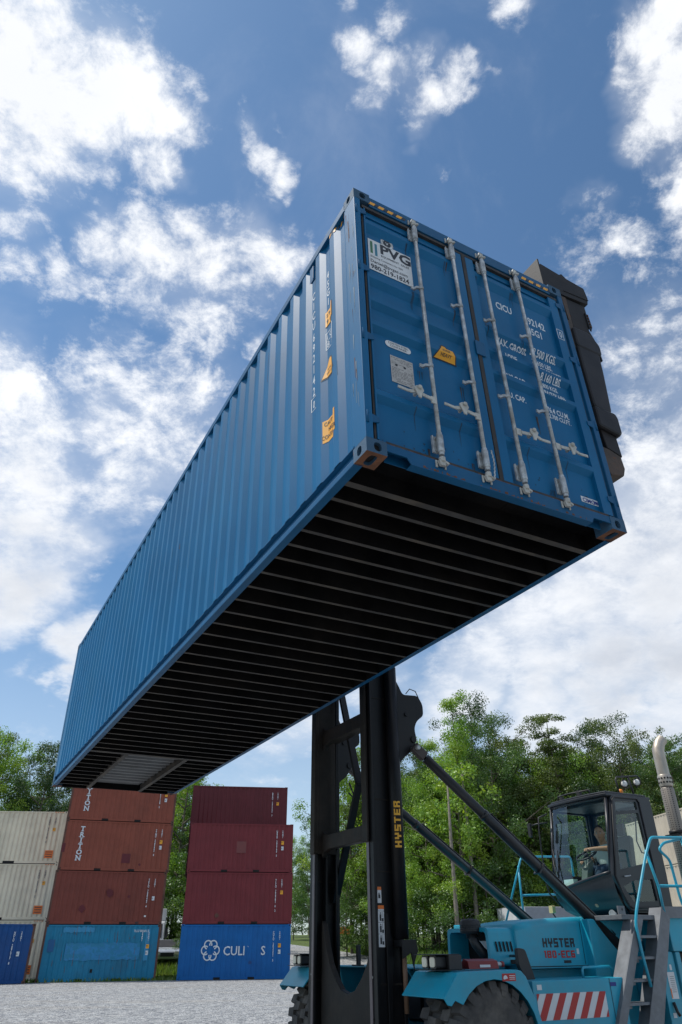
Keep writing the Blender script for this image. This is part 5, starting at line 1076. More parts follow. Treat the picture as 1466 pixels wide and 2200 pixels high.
def ground_mat(name, cols, s1, s2, bump, stone=None):
    m = bpy.data.materials.new(name); m.use_nodes = True; t = m.node_tree; b = t.nodes['Principled BSDF']; b.inputs['Roughness'].default_value = .92; b.inputs['Specular IOR Level'].default_value = .2
    tc = N(t, 'ShaderNodeTexCoord').outputs['Object']
    a = N(t, 'ShaderNodeTexNoise', Vector=tc, Scale=s1, Detail=9.0, Roughness=.65).outputs['Fac']
    f = N(t, 'ShaderNodeTexNoise', Vector=tc, Scale=s2, Detail=6.0, Roughness=.7).outputs['Fac']
    c = mixc(t, smooth(t, a, .36, .64), cols[0], cols[1]); c = mixc(t, smooth(t, f, .42, .68), c, cols[2])
    h = f
    if stone:
        v = N(t, 'ShaderNodeTexVoronoi', Vector=tc, Scale=stone, Randomness=1.)
        g = N(t, 'ShaderNodeSeparateColor', Color=v.outputs['Color']).outputs[0]
        c = mixc(t, .62, c, mixc(t, g, (.13, .14, .16), (.70, .70, .69)))
        mp = N(t, 'ShaderNodeMapping', Vector=tc, Scale=(.16, .5, 1)); w = N(t, 'ShaderNodeTexNoise', Vector=mp.outputs[0], Scale=1.0, Detail=6.0, Roughness=.6).outputs['Fac']
        c = mixc(t, math_(t, 'MULTIPLY', smooth(t, w, .5, .66), .5), c, (.40, .375, .34))
        v3 = N(t, 'ShaderNodeTexNoise', Vector=tc, Scale=5., Detail=5.0, Roughness=.75).outputs['Fac']; c = mixc(t, math_(t, 'MULTIPLY', smooth(t, v3, .50, .66), .55), c, (.10, .11, .13))
        v4 = N(t, 'ShaderNodeTexVoronoi', Vector=tc, Scale=stone * .32, Randomness=1.); g4 = N(t, 'ShaderNodeSeparateColor', Color=v4.outputs['Color']).outputs[1]; c = mixc(t, math_(t, 'MULTIPLY', smooth(t, g4, .6, .95), .5), c, (.12, .13, .15)); c = mixc(t, math_(t, 'MULTIPLY', smooth(t, g4, .25, .05), .4), c, (.62, .62, .60))
        h = math_(t, 'ADD', f, math_(t, 'MULTIPLY', v.outputs['Distance'], -1.2))
    bn = N(t, 'ShaderNodeBump', Strength=bump, Distance=.05, Height=h); t.links.new(bn.outputs[0], b.inputs['Normal']); t.links.new(c, b.inputs['Base Color'])
    return m
M_grass = ground_mat('grass_ground', ((.05, .085, .02), (.09, .14, .03), (.12, .12, .045)), .6, 14., .6)
M_gravel = ground_mat('gravel', ((.28, .295, .305), (.37, .38, .385), (.21, .225, .24)), .35, 9., .9, 20.)
M_road = ground_mat('stone_road', ((.15, .15, .155), (.20, .195, .19), (.11, .11, .115)), .5, 8., .5, 20.)
sheet('ground', [(-1500, -300), (1500, -300), (1500, 2400), (-1500, 2400)], 0, M_grass)
sheet('gravel_yard', [(-70, -60), (70, -60), (70, 38), (9, 44), (4.5, 49), (2.6, 52.5), (-3.8, 52.5), (-6, 48.6), (-8.2, 48.2), (-9.6, 45.2), (-10.2, 45.0), (-10.6, 47.5), (-18, 46), (-70, 45)], .004, M_gravel)
sheet('road', [(-3.7, 52.53), (2.6, 52.53), (2.9, 55), (1.6, 60), (-1.2, 70), (-6, 84), (-14, 112), (-17, 112), (-10.5, 84), (-6, 66), (-4, 58)], .008, M_road)
M_damper = ground_mat('dark_bounce_damper', ((.055, .056, .06), (.075, .075, .078), (.095, .095, .095)), .5, 12., .4, 40.)
sheet('bounce_damper_sheet', [(-69, -59), (69, -59), (69, 13), (14, 13), (6, 16.2), (-8, 16.6), (-69, 15)], .008, M_damper)  # unseen dark sheet, added to cut light bouncing up from the gravel
# ------------------------------------------------------------------ the containers standing in the yard
def cpaint(name, col, **k): return mat(name, col, .55, spec=.3, var=.10, streak=.22, scale=.9, rust=k.pop('rust', .12), rscale=k.pop('rscale', 1.6), **k)
C_beige = cpaint('beige_container_paint', (.74, .66, .49), dirt=(.50, .44, .34), dirt_amt=.35, rust=.02)
C_brown = cpaint('red_brown_paint', (.25, .066, .040), dirt=(.15, .047, .032), dirt_amt=.45, rust=.05)
C_brown2 = cpaint('faded_brown_paint', (.19, .046, .032), dirt=(.12, .034, .025), dirt_amt=.5, rust=.05)
C_maroon = cpaint('maroon_paint', (.165, .024, .030), dirt=(.12, .024, .028), dirt_amt=.4, rust=.03)
C_maroon2 = cpaint('dark_maroon_paint', (.115, .020, .026), dirt=(.08, .02, .024), dirt_amt=.3, rust=.02)
C_sky = cpaint('worn_sky_blue_paint', (.012, .205, .36), dirt=(.03, .12, .19), dirt_amt=.55, rust=.22, rscale=1.9)
C_royal = cpaint('royal_blue_paint', (.002, .115, .36), dirt=(.01, .08, .28), dirt_amt=.3, rust=.03)
C_deep = cpaint('deep_blue_paint', (.004, .065, .23), dirt=(.03, .06, .17), dirt_amt=.45, rust=.10)
C_grey = cpaint('pale_grey_paint', (.36, .38, .39), dirt=(.2, .2, .2), dirt_amt=.4, rust=.05)
C_orange = cpaint('orange_paint', (.60, .13, .02), dirt=(.4, .1, .03), dirt_amt=.3, rust=.03)
C_tan = cpaint('tan_container_paint', (.52, .46, .37), dirt=(.35, .30, .24), dirt_amt=.3, rust=.01)
C_rustf = mat('weathered_frame', (.11, .05, .035), .8, var=.35, rust=.5, rscale=2.5, scale=2)
def container(x, y, z, yaw, L, Hh, mt, label, group, frame=None, pitch=.275, nobottom=False, name='shipping_container'):
    r = empty(name, (x, y, z), yaw); tag(r, label, 'shipping container', group); D_ = 2.438; fm = frame or mt
    nc = int((L - .34) / pitch); p0 = (L - nc * pitch) / 2
    def wall(yy, sg, nm):
        mb = MB(); xs = [(.10, 0)]
        for k in range(nc):
            a = p0 + k * pitch; xs += [(a + .04, 0), (a + .10, .034), (a + .175, .034), (a + .235, 0)]
        xs.append((L - .10, 0)); v = [(p, yy + sg * (.012 + d), q) for p, d in xs for q in (.14, Hh - .05)]
        mb.add(v, [(2 * i, 2 * i + 2, 2 * i + 3, 2 * i + 1) for i in range(len(xs) - 1)]); return mb.build(nm, mt, r)
    w = wall(0, 1, 'side_wall'); wall(D_, -1, 'side_wall')
    for xx, sg in ((0, 1), (L, -1)):
        mb = MB(); n = 8; ys_ = [(.1, 0)]
        for k in range(n): a = .12 + k * .275; ys_ += [(a + .04, 0), (a + .09, .03), (a + .18, .03), (a + .23, 0)]
        ys_.append((D_ - .1, 0)); v = [(xx + sg * (.02 + d), p, q) for p, d in ys_ for q in (.12, Hh - .08)]
        mb.add(v, [(2 * i, 2 * i + 2, 2 * i + 3, 2 * i + 1) for i in range(len(ys_) - 1)]); mb.build('end_wall', mt, r)
    mb = MB(); v = []; n = int(L / .1)
    for i in range(n + 1):
        q = Hh - .03 + (.016 if i % 2 else 0); v += [(.05 + i * (L - .1) / n, .05, q), (.05 + i * (L - .1) / n, D_ - .05, q)]
    mb.add(v, [(2 * i, 2 * i + 2, 2 * i + 3, 2 * i + 1) for i in range(n)]); mb.build('roof', mt, r)
    mb = MB()
    for yy in (0, D_ - .06):
        mb.box((.165, yy, Hh - .09), (L - .165, yy + .06, Hh - .02))
        if L < 7:
            for a, b in ((.165, 1.93), (2.29, 3.77), (4.13, L - .165)): mb.box((a, yy + .006, .02), (b, yy + .056, .15))
            for a, b in ((1.93, 2.29), (3.77, 4.13)): mb.box((a, yy + .03, .02), (b, yy + .05, .125), M_black); mb.box((a, yy + .006, .128), (b, yy + .056, .15))
        else: mb.box((.165, yy + .006, .02), (L - .165, yy + .056, .15))
    for xx in (0, L - .06): mb.box((xx, .165, .01), (xx + .06, D_ - .165, .15)); mb.box((xx, .165, Hh - .12), (xx + .06, D_ - .165, Hh - .02))
    mb.box((.1, .1, .12), (L - .1, D_ - .1, .15), M_under)
    mb.build('frame', mt, r)
    for xx in (0, L - .11):
        for yy in (0, D_ - .11): mb = MB(); mb.box((xx, yy, .118), (xx + .11, yy + .11, Hh - .118)); mb.build('corner_post', fm, r)
    for sx, xx in ((-1, 0), (1, L)):
        for sy, yy in ((-1, 0), (1, D_)):
            for zz in (0, Hh - .118):
                mb = MB(); a, b = (xx - .004, xx + .174) if sx < 0 else (xx - .174, xx + .004); c, d = (yy - .004, yy + .158) if sy < 0 else (yy - .158, yy + .004)
                mb.box((a, c, zz + .001), (b, d, zz + .117)); cx = (a + b) / 2; mb.add([(cx + .03 * math.cos(t * PI / 4), (c if sy < 0 else d) + sy * .001, zz + .058 + .037 * math.sin(t * PI / 4)) for t in range(8)], [tuple(range(8))], M_black)
                cy = (c + d) / 2; mb.add([((a if sx < 0 else b) + sx * .001, cy + .03 * math.cos(t * PI / 4), zz + .058 + .037 * math.sin(t * PI / 4)) for t in range(8)], [tuple(range(8))], M_black)
                mb.build('corner_casting', fm, r)
    return r, w
def tx(mb, body, x, z, s, mt, bold=.02, narrow=.8, y=-.004, al='LEFT'):
    v, f = text2d(body, s, bold, al, narrow); mb.add([(p + x, y, q + z) for p, q in v], f, mt)
def vcode(mb, code, x, ztop, s, mt, step=.95):
    z = ztop - s
    for ch in code:
        if ch != ' ': tx(mb, ch, x, z, s * 1.3, mt, .03, .8, al='CENTER')
        z -= s * step
def codes(r, w, L, Hh, code, mt=None, sticker=True, seal=True, low=False):
    mb = MB(); mt = mt or M_wtext
    vcode(mb, code, L - .96, Hh - .34, .115, mt); vcode(mb, '22G1', L - .62, Hh - .34, .11, mt)
    mb.build('painted_code', mt, w, fix=False)
    if sticker: mb = MB(); mb.add([(L - .70, -.004, Hh - 1.12), (L - .54, -.004, Hh - 1.12), (L - .54, -.004, Hh - .93), (L - .70, -.004, Hh - .93)], [(0, 1, 2, 3)], M_yel); tx(mb, '8.6', L - .69, Hh - 1.03, .09, M_ink, y=-.006); mb.build('height_sticker', M_yel, w, fix=False)
    if seal: mb = MB(); z = Hh - 1.42; mb.add([(L - .69, -.004, z), (L - .55, -.004, z), (L - .55, -.004, z + .2), (L - .69, -.004, z + .2)], [(0, 1, 2, 3)], M_wtext); tx(mb, 'ic', L - .68, z + .06, .12, mt if False else M_ink, y=-.006); mb.build('seal_sticker', M_wtext, w, fix=False)
def patch(w, x0, z0, x1, z1, mt, nm='paint_patch', y=-.002):
    mb = MB(); mb.add([(x0, y, z0), (x1, y, z0), (x1, y, z1), (x0, y, z1)], [(0, 1, 2, 3)]); mb.build(nm, mt, w, fix=False)
def blot(w, x, z, r_, mt):
    mb = MB(); rnd = random.Random(int(x * 100)); mb.add([(x + r_ * (.7 + .5 * rnd.random()) * math.cos(t * PI / 8), -.002, z + r_ * (.7 + .5 * rnd.random()) * math.sin(t * PI / 8)) for t in range(16)], [tuple(range(16))]); mb.build('stain', mt, w, fix=False)
L20, H86 = 6.058, 2.591
G_B = 'containers of the red brown stack'; G_A = 'containers of the maroon stack'; G_C = 'containers of the beige stack'; G_R = 'containers behind the other stacks'; G_T = 'tan containers behind the cab'
# maroon stack (middle)
ax_, ay_, ayaw = -8.98, 44.62, .1597
def place(x, y, yaw, dx, dy): return x + dx * math.cos(yaw) - dy * math.sin(yaw), y + dx * math.sin(yaw) + dy * math.cos(yaw)
r, w = container(ax_, ay_, 0, ayaw, L20, H86, C_royal, 'royal blue container with white flower logo on the ground under the maroon ones', G_A, frame=C_royal); codes(r, w, L20, H86, 'CULU 203351 5')
mb = MB(); cx, cz = 1.67, 1.36
for k in range(6):
    a0 = PI / 2 + PI / 6 + k * PI / 3; ccx, ccz = cx + .285 * math.cos(a0), cz + .295 * math.sin(a0); v = []; n = 22
    for j in range(n + 1):
        t = a0 + math.radians(-132 + 264 * j / n)
        for rr in (.165, .225): v.append((ccx + rr * math.cos(t), -.004 - .0012 * k, ccz + rr * 1.02 * math.sin(t)))
    mb.add(v, [(2 * j, 2 * j + 1, 2 * j + 3, 2 * j + 2) for j in range(n)])
mb.build('flower_logo', M_wtext, w, fix=False)
mb = MB(); tx(mb, 'CULI', 2.36, 1.13, .60, M_wtext, .012, .93); tx(mb, 'S', 4.42, 1.13, .60, M_wtext, .012, .93); mb.add([(3.66, -.004, 1.56), (3.73, -.004, 1.53), (3.76, -.004, 1.49), (3.69, -.004, 1.53)], [(0, 1, 2, 3)], M_wtext); mb.build('line_name', M_wtext, w, fix=False)
blot(w, 3.85, .78, .10, C_deep)
r, w = container(*place(ax_, ay_, ayaw, .02, .02), H86, ayaw, L20, H86, C_maroon, 'maroon container resting on the royal blue one with the flower logo', G_A); codes(r, w, L20, H86, 'TLLU 794781 0 2', seal=False); blot(w, 1.85, .42, .12, C_rustf)
r, w = container(*place(ax_, ay_, ayaw, -.02, 0), 2 * H86, ayaw + .004, L20, H86, C_maroon, 'maroon container third from the ground, top of the front row of the maroon stack', G_A); codes(r, w, L20, H86, 'UESU 243740 5'); patch(w, 2.75, 1.0, 3.3, 1.62, mat('old_patch', (.16, .042, .04), .6), 'paint_patch')
bx, by = place(ax_, ay_, ayaw, -.05, 2.55)
container(*place(ax_, ay_, ayaw, .17, 2.6), 0, ayaw, L20, H86, C_grey, 'pale grey container standing on the ground behind the royal blue one', G_R)
container(*place(ax_, ay_, ayaw, .17, 2.6), H86, ayaw, L20, H86, C_grey, 'pale grey container one level up behind the maroon stack, edge in sight', G_R)
container(*place(ax_, ay_, ayaw, -.2, 2.6), 2 * H86, ayaw, L20, H86, C_maroon2, 'dark maroon container hidden behind the third level of the maroon stack', G_R)
r, w = container(*place(ax_, ay_, ayaw, -.22, 2.6), 3 * H86, ayaw, L20, H86, C_maroon2, 'dark maroon container set back on the very top of the maroon stack', G_A); codes(r, w, L20, H86, 'BEAU 242345 3', seal=False)
# red brown stack
bx_, by_, byaw = -15.91, 42.95, .3276
r, w = container(bx_, by_, 0, byaw, L20, H86, C_sky, 'worn sky blue container with rust streaks on the gravel under the red brown ones', G_B, frame=C_rustf); codes(r, w, L20, H86, '22G1')
M_pale = mat('faded_repaint', (.020, .205, .43), .6, var=.12, peel=((.012, .19, .34), 3.2, .50), rust=.16, rscale=2.2)
M_palef = mat('repaint_patch', (.03, .24, .44), .6, var=.1)
def wpatch(w, x0, z0, x1, z1, mt):
    mb = MB(); rnd = random.Random(7); n = 26; top_ = [(x0 + (x1 - x0) * k / n, z1 + rnd.uniform(-.05, .03)) for k in range(n + 1)]; bot_ = [(x0 + (x1 - x0) * k / n, z0 + rnd.uniform(-.03, .05)) for k in range(n + 1)]
    mb.add([(p, -.001, q) for p, q in bot_ + top_], [(k, k + 1, n + 2 + k, n + 1 + k) for k in range(n)]); mb.build('repaint_patch', mt, w, fix=False)
wpatch(w, 1.2, .95, 5.05, 1.75, M_pale); wpatch(w, .95, 2.22, 2.55, 2.48, M_palef); wpatch(w, 5.28, .9, 5.5, 2.4, M_palef)
patch(w, .3, 1.35, .62, 1.9, mat('dark_blue_patch', (.008, .10, .26), .6)); patch(w, 2.62, .40, 2.74, .56, M_black, 'hole', y=-.003)
mb = MB(); tx(mb, 'TLLU 805651 3', 4.62, 2.24, .15, M_wtext, .02, .85); mb.build('painted_code', M_wtext, w, fix=False)
rnd = random.Random(5)
mb = MB()
for k in range(30):
    x = rnd.uniform(.6, 5.7); z = rnd.uniform(.3, 2.2); h_ = rnd.uniform(.1, .7); ww = rnd.uniform(.006, .022); mb.add([(x, -.003, z), (x + ww, -.003, z), (x + ww * .6, -.003, z + h_), (x, -.003, z + h_)], [(0, 1, 2, 3)])
mb.build('rust_streaks', M_rust, w, fix=False)
def triton(w, x, zt):
    mb = MB(); z = zt - .30
    for ch in 'TRITON':
        tx(mb, ch, x, z, .36, M_wtext, .034, 1.05, al='CENTER')
        for (a, b, c, d) in {'T': [(-.08, -.004, .08, .026)], 'R': [(-.15, -.004, -.04, .024), (.06, -.004, .17, .024)], 'I': [(-.09, -.004, .09, .026), (-.09, .232, .09, .262)], 'O': [], 'N': [(-.16, -.004, -.04, .024), (-.17, .236, -.08, .262), (.06, .236, .17, .262)]}[ch]:
            mb.add([(x + a, -.0055, z + b), (x + c, -.0055, z + b), (x + c, -.0055, z + d), (x + a, -.0055, z + d)], [(0, 1, 2, 3)], M_wtext)
        z -= .30
    mb.build('vertical_name', M_wtext, w, fix=False)
r, w = container(*place(bx_, by_, byaw, .0, .01), H86, byaw, L20, H86, C_brown2, 'faded brown container without a name, resting on the worn sky blue one', G_B, frame=C_rustf); codes(r, w, L20, H86, 'TCLU 708225 4', sticker=False)
blot(w, 3.05, 1.5, .20, C_maroon2); blot(w, 1.7, .72, .19, C_maroon2); blot(w, 4.1, 1.35, .08, C_maroon2); patch(w, 5.05, .36, 5.16, .44, M_white, 'label'); mb = MB(); tx(mb, 'MIX', 4.62, .035, .14, M_ink, .03); mb.build('scrawl', M_ink, w, fix=False)
r, w = container(*place(bx_, by_, byaw, .06, 0), 2 * H86, byaw, L20, H86, C_brown, 'red brown container with the whole white vertical name in sight', G_B, frame=C_rustf); codes(r, w, L20, H86, 'TTNU 329253 8'); triton(w, .98, 2.30)
patch(w, 3.35, .42, 3.82, .90, C_maroon2); blot(w, 4.38, .36, .07, C_maroon2); patch(w, .02, .9, .2, 1.35, C_maroon2)
r, w = container(*place(bx_, by_, byaw, .05, 0), 3 * H86, byaw, L20, H86, C_brown, 'top red brown container whose vertical name is half hidden by the hanging box', G_B, frame=C_rustf); codes(r, w, L20, H86, 'TTNU 151158 2'); triton(w, .98, 2.30)
for k, (mt, lb) in enumerate(((C_deep, 'deep blue container at ground level behind the worn sky blue one'), (C_royal, 'blue container one level up behind the faded brown one'), (C_brown2, 'brown container behind the one with the whole vertical name'), (C_maroon, 'maroon container behind the top of the red brown stack, its end showing'))):
    container(*place(bx_, by_, byaw, .30 if k == 3 else .08, 2.55), k * H86, byaw, L20, H86, mt, lb, G_R, frame=C_maroon2)
# beige stack on the left and the blue container before it
cyaw = .13; ex, ey = -17.05, 46.2; L40 = 12.192; H96 = 2.896
for k, lb in enumerate(('beige long container on the ground behind the deep blue one', 'beige long container in the middle, two pale scuffs on its side', 'beige long container on top of the beige stack')):
    dx = -.0 - .0 * k; r, w = container(ex - L40 * math.cos(cyaw) + dx, ey - L40 * math.sin(cyaw), k * H96, cyaw, L40, H96, C_beige, lb, G_C); codes(r, w, L40, H96, 'TGBU 451328 0' if k == 2 else 'TGHU 647157 5', mt=mat('grey_lettering', (.08, .09, .11), .6), seal=False)
    mb = MB(); zc = .30; mb.add([(L40 - .90, -.004, zc), (L40 - .42, -.004, zc), (L40 - .42, -.004, zc + .42), (L40 - .90, -.004, zc + .42)], [(0, 1, 2, 3)], M_orange)
    for j in range(3): mb.add([(L40 - .85, -.006, zc + .07 + .12 * j), (L40 - .47, -.006, zc + .07 + .12 * j), (L40 - .47, -.006, zc + .11 + .12 * j), (L40 - .85, -.006, zc + .11 + .12 * j)], [(0, 1, 2, 3)], M_ink)
    for j in range(4): a = L40 - .75 + .14 * j; mb.add([(a, -.0075, H96 - .07), (a + .07, -.0075, H96 - .07), (a + .11, -.0075, H96 - .03), (a + .04, -.0075, H96 - .03)], [(0, 1, 2, 3)], M_orange)
    mb.build('caution_sticker', M_orange, w, fix=False)
    for a in (L40 - 1.35, L40 - 3.3, L40 - 5.2): mb = MB(); mb.box((a, -.02, H96 - .36), (a + .12, .012, H96 - .2)); mb.build('vent', mt if False else C_beige, w)
    if k == 1: blot(w, L40 - 4.4, 1.15, .18, M_wtext); blot(w, L40 - 3.95, 1.15, .18, M_wtext)
    if k: mb = MB(); mb.box((L40 - 3.2, -.006, .012), (L40 - 2.55, .0, .14)); mb.build('fork_pocket', M_black, r)
dyaw = .58
r, w = container(-16.05 - L20 * math.cos(dyaw), 42.0 - L20 * math.sin(dyaw), 0, dyaw, L20, H86, C_deep, 'deep blue container with brown end posts, alone on the gravel at far left', 'single containers in the yard', frame=C_rustf); codes(r, w, L20, H86, 'HDLU 287017 8', sticker=False)
# tan containers behind the cab, and the orange ones far off
tyaw = math.atan2(-11.9, 2.1)
for k, lb in enumerate(('tan container on the ground behind the cab', 'tan container in the middle of the stack behind the cab', 'tan container on top of the stack behind the cab')):
    r, w = container(17.35, 46.5, k * H86, tyaw, L40, H86, C_tan, lb, G_T)
container(-10.5, 236, gz(236), .05, L20, H86, C_orange, 'orange container beside the far end of the road, left one of two', 'orange containers far off')
container(-3.9, 238, gz(236), .05, L20, H86, C_orange, 'orange container beside the far end of the road, right one of two', 'orange containers far off')
# white trailer behind the lift truck
TR = empty('trailer', (10.4, 44.5, gz(44.5)), .22); tag(TR, 'white and grey box trailer parked before the trees behind the turquoise railing', 'trailer')
M_trw = mat('trailer_white', (.60, .61, .62), .4, var=.06, dirt=(.4, .4, .38), dirt_amt=.3); M_trg = mat('trailer_grey', (.22, .25, .30), .45, var=.1, dirt=(.15, .16, .18), dirt_amt=.3)
mb = MB(); mb.box((-.9, 0, .95), (13, .03, 3.28)); mb.box((-.9, 2.5, .95), (13, 2.53, 3.28)); mb.box((12.97, .03, .95), (13, 2.5, 3.28)); mb.build('side_wall', M_trg, TR)
mb = MB(); mb.box((-.93, .0, .95), (-.9, 2.53, 3.30)); mb.box((-.9, -.006, .95), (-.35, -.001, 3.28)); mb.build('rear_door', M_trw, TR)
mb = MB(); mb.box((-.93, -.01, 3.281), (13, 2.54, 3.31)); mb.build('roof', M_trw, TR)
mb = MB(); mb.box((-.33, -.012, 2.55), (13, -.001, 2.62)); mb.box((-.33, -.012, 2.0), (13, -.001, 2.07), M_tred); mb.box((-.33, -.03, .88), (13, .05, 1.02), M_dkgrey); mb.build('trim', M_trw, TR)
mb = MB(); tx(mb, 'TRAILER', -.88, 2.75, .12, M_ink, y=-.008) if False else None
for xx in (.8, 2.1):
    for yy in (.15, 2.1):
        mb = MB(); mb.lathe([(.2, -.12), (.48, -.13), (.5, -.08), (.5, .08), (.48, .13), (.2, .12)], (xx, yy + .1, .5), (0, 1, 0), 24); mb.build('wheel', M_rub, TR)
# white box truck and a car seen in the gap between the stacks
BT = empty('box_truck', (-15.2, 58.0, gz(58.0)), .25); tag(BT, 'white box truck in the gap between the red brown and the maroon stack', 'truck')
mb = MB(); mb.box((.0, 0, .9), (2.3, 5.2, 3.2)); mb.build('cargo_box', M_trw, BT, bevel=.03)
mb = MB(); mb.prism(rounded([(-1.7, .5), (-1.75, 1.3), (-1.35, 2.35), (-.05, 2.4), (-.05, .5)], .1), lambda p, q, t: (t, p, q), .1, 2.2); cb = mb.build('cab', M_trw, BT, bevel=.03)
mb = MB(); mb.prism([(-1.78, 1.35), (-1.42, 2.2), (-1.38, 2.2), (-1.7, 1.35)], lambda p, q, t: (t, p, q), .25, 2.05); mb.prism([(-1.3, 1.4), (-1.1, 2.2), (-.3, 2.2), (-.3, 1.4)], lambda p, q, t: (t, p, q), 2.2, 2.21); mb.build('window', M_plas, cb)
for yy in (-1.0, 3.9):
    for xx in (.2, 2.0): mb = MB(); mb.lathe([(.2, -.12), (.43, -.12), (.45, 0), (.43, .12), (.2, .12)], (xx, yy, .45), (1, 0, 0), 20); mb.build('wheel', M_rub, BT)
mb = MB(); mb.box((2.25, -1.75, 1.35), (2.45, -1.68, 1.95)); mb.box((-.15, -1.75, 1.35), (.05, -1.68, 1.95)); mb.build('mirror', M_plas, BT)
CR_ = empty('parked_car', (-13.05, 55.5, gz(55.5)), .3); tag(CR_, 'silver car facing the viewer beside the white box truck', 'car')
M_silver = mat('silver_paint', (.45, .48, .52), .3, metal=.4, var=.05)
mb = MB(); bd = rounded([(-2.1, .35), (-2.15, .75), (-1.95, .92), (-1.05, 1.02), (-.45, 1.45), (.9, 1.48), (1.5, 1.05), (2.1, 1.0), (2.15, .4)], .12); mb.prism(bd, lambda p, q, t: (t, p, q), .0, 1.75); cb = mb.build('body', M_silver, CR_, bevel=.08)
mb = MB(); mb.prism([(-1.04, 1.04), (-.50, 1.43), (-.46, 1.43), (-1.0, 1.03)], lambda p, q, t: (t, p - .02, q + .02), .16, 1.59); mb.prism([(-.85, 1.06), (-.40, 1.40), (.8, 1.42), (1.2, 1.06)], lambda p, q, t: (t, p, q), 1.752, 1.76); mb.build('window', M_plas, cb)
for x_ in (.1, 1.35): mb = MB(); mb.prism(rounded([(0, .62), (.3, .62), (.3, .78), (0, .80)], .04), lambda p, q, t: (x_ + p, t, q), -2.19, -2.1); mb.build('headlight', M_lens, cb)
mb = MB(); mb.box((.45, -2.20, .5), (1.3, -2.12, .72)); mb.build('grille', M_plas, cb)
for yy in (-1.35, 1.3):
    for xx in (.08, 1.67): mb = MB(); mb.lathe([(.15, -.1), (.31, -.1), (.33, 0), (.31, .1), (.15, .1)], (xx, yy, .33), (1, 0, 0), 20); mb.build('wheel', M_rub, CR_)
# ------------------------------------------------------------------ trees and plants
def leaf_mat(name, c1, c2, c3):
    m = bpy.data.materials.new(name); m.use_nodes = True; t = m.node_tree; t.nodes.clear()
    gi = N(t, 'ShaderNodeNewGeometry').outputs['Random Per Island']; tc = N(t, 'ShaderNodeTexCoord').outputs['Object']
    n = N(t, 'ShaderNodeTexNoise', Vector=tc, Scale=.55, Detail=3.0).outputs['Fac']
    c = mixc(t, gi, c1, c2); c = mixc(t, math_(t, 'MULTIPLY', smooth(t, n, .45, .7), .75), c, c3)
    d = N(t, 'ShaderNodeBsdfDiffuse', Color=c); tr = N(t, 'ShaderNodeBsdfTranslucent', Color=mixc(t, 1.0, c, (1.5, 1.5, .7), 'MULTIPLY')); g = N(t, 'ShaderNodeBsdfGlossy', Roughness=.42, Color=(.9, .95, .9, 1))
    a = N(t, 'ShaderNodeMixShader', i0=.38, i1=d.outputs[0], i2=tr.outputs[0]); b = N(t, 'ShaderNodeMixShader', i0=.045, i1=a.outputs[0], i2=g.outputs[0])
    o = N(t, 'ShaderNodeOutputMaterial'); t.links.new(b.outputs[0], o.inputs[0]); return m
LF = [leaf_mat('leaf_mid', (.048, .108, .026), (.088, .17, .038), (.12, .20, .042)), leaf_mat('leaf_dark', (.028, .070, .024), (.050, .100, .031), (.064, .118, .033)),
      leaf_mat('leaf_bright', (.13, .26, .03), (.23, .38, .045), (.33, .42, .05)), leaf_mat('leaf_olive', (.070, .110, .026), (.115, .16, .038), (.15, .19, .044))]
M_bark = mat('bark', (.15, .125, .10), .95, var=.3, scale=6, bump=.5, bscale=25); M_barkp = mat('pale_bark', (.20, .175, .145), .95, var=.25, scale=5, bump=.4, bscale=25)
def leaves(rnd, clumps, size, per, squash=.8):
    vs = []; fs = []
    for (c, r) in clumps:
        for _ in range(int(per * (r / .8) ** 1.6)):
            while True:
                p = Vector((rnd.uniform(-1, 1), rnd.uniform(-1, 1), rnd.uniform(-1, 1)))
                if .12 < p.length < 1: break
            p = p * (.45 + .55 * p.length); q = c + Vector((p.x * r, p.y * r, p.z * r * squash))
            nrm = (p.normalized() * .6 + Vector((rnd.gauss(0, .6), rnd.gauss(0, .6), rnd.gauss(.35, .6)))).normalized()
            u = nrm.orthogonal().normalized(); a = rnd.uniform(0, 6.28); v = nrm.cross(u); u, v = u * math.cos(a) + v * math.sin(a), v * math.cos(a) - u * math.sin(a)
            s = size * rnd.uniform(.6, 1.3); b = len(vs)
            vs += [q - u * s * .5, q + v * s * .32 + nrm * s * .06, q + u * s * .55, q - v * s * .32 + nrm * s * .06]; fs.append((b, b + 1, b + 2, b + 3))
    return vs, fs
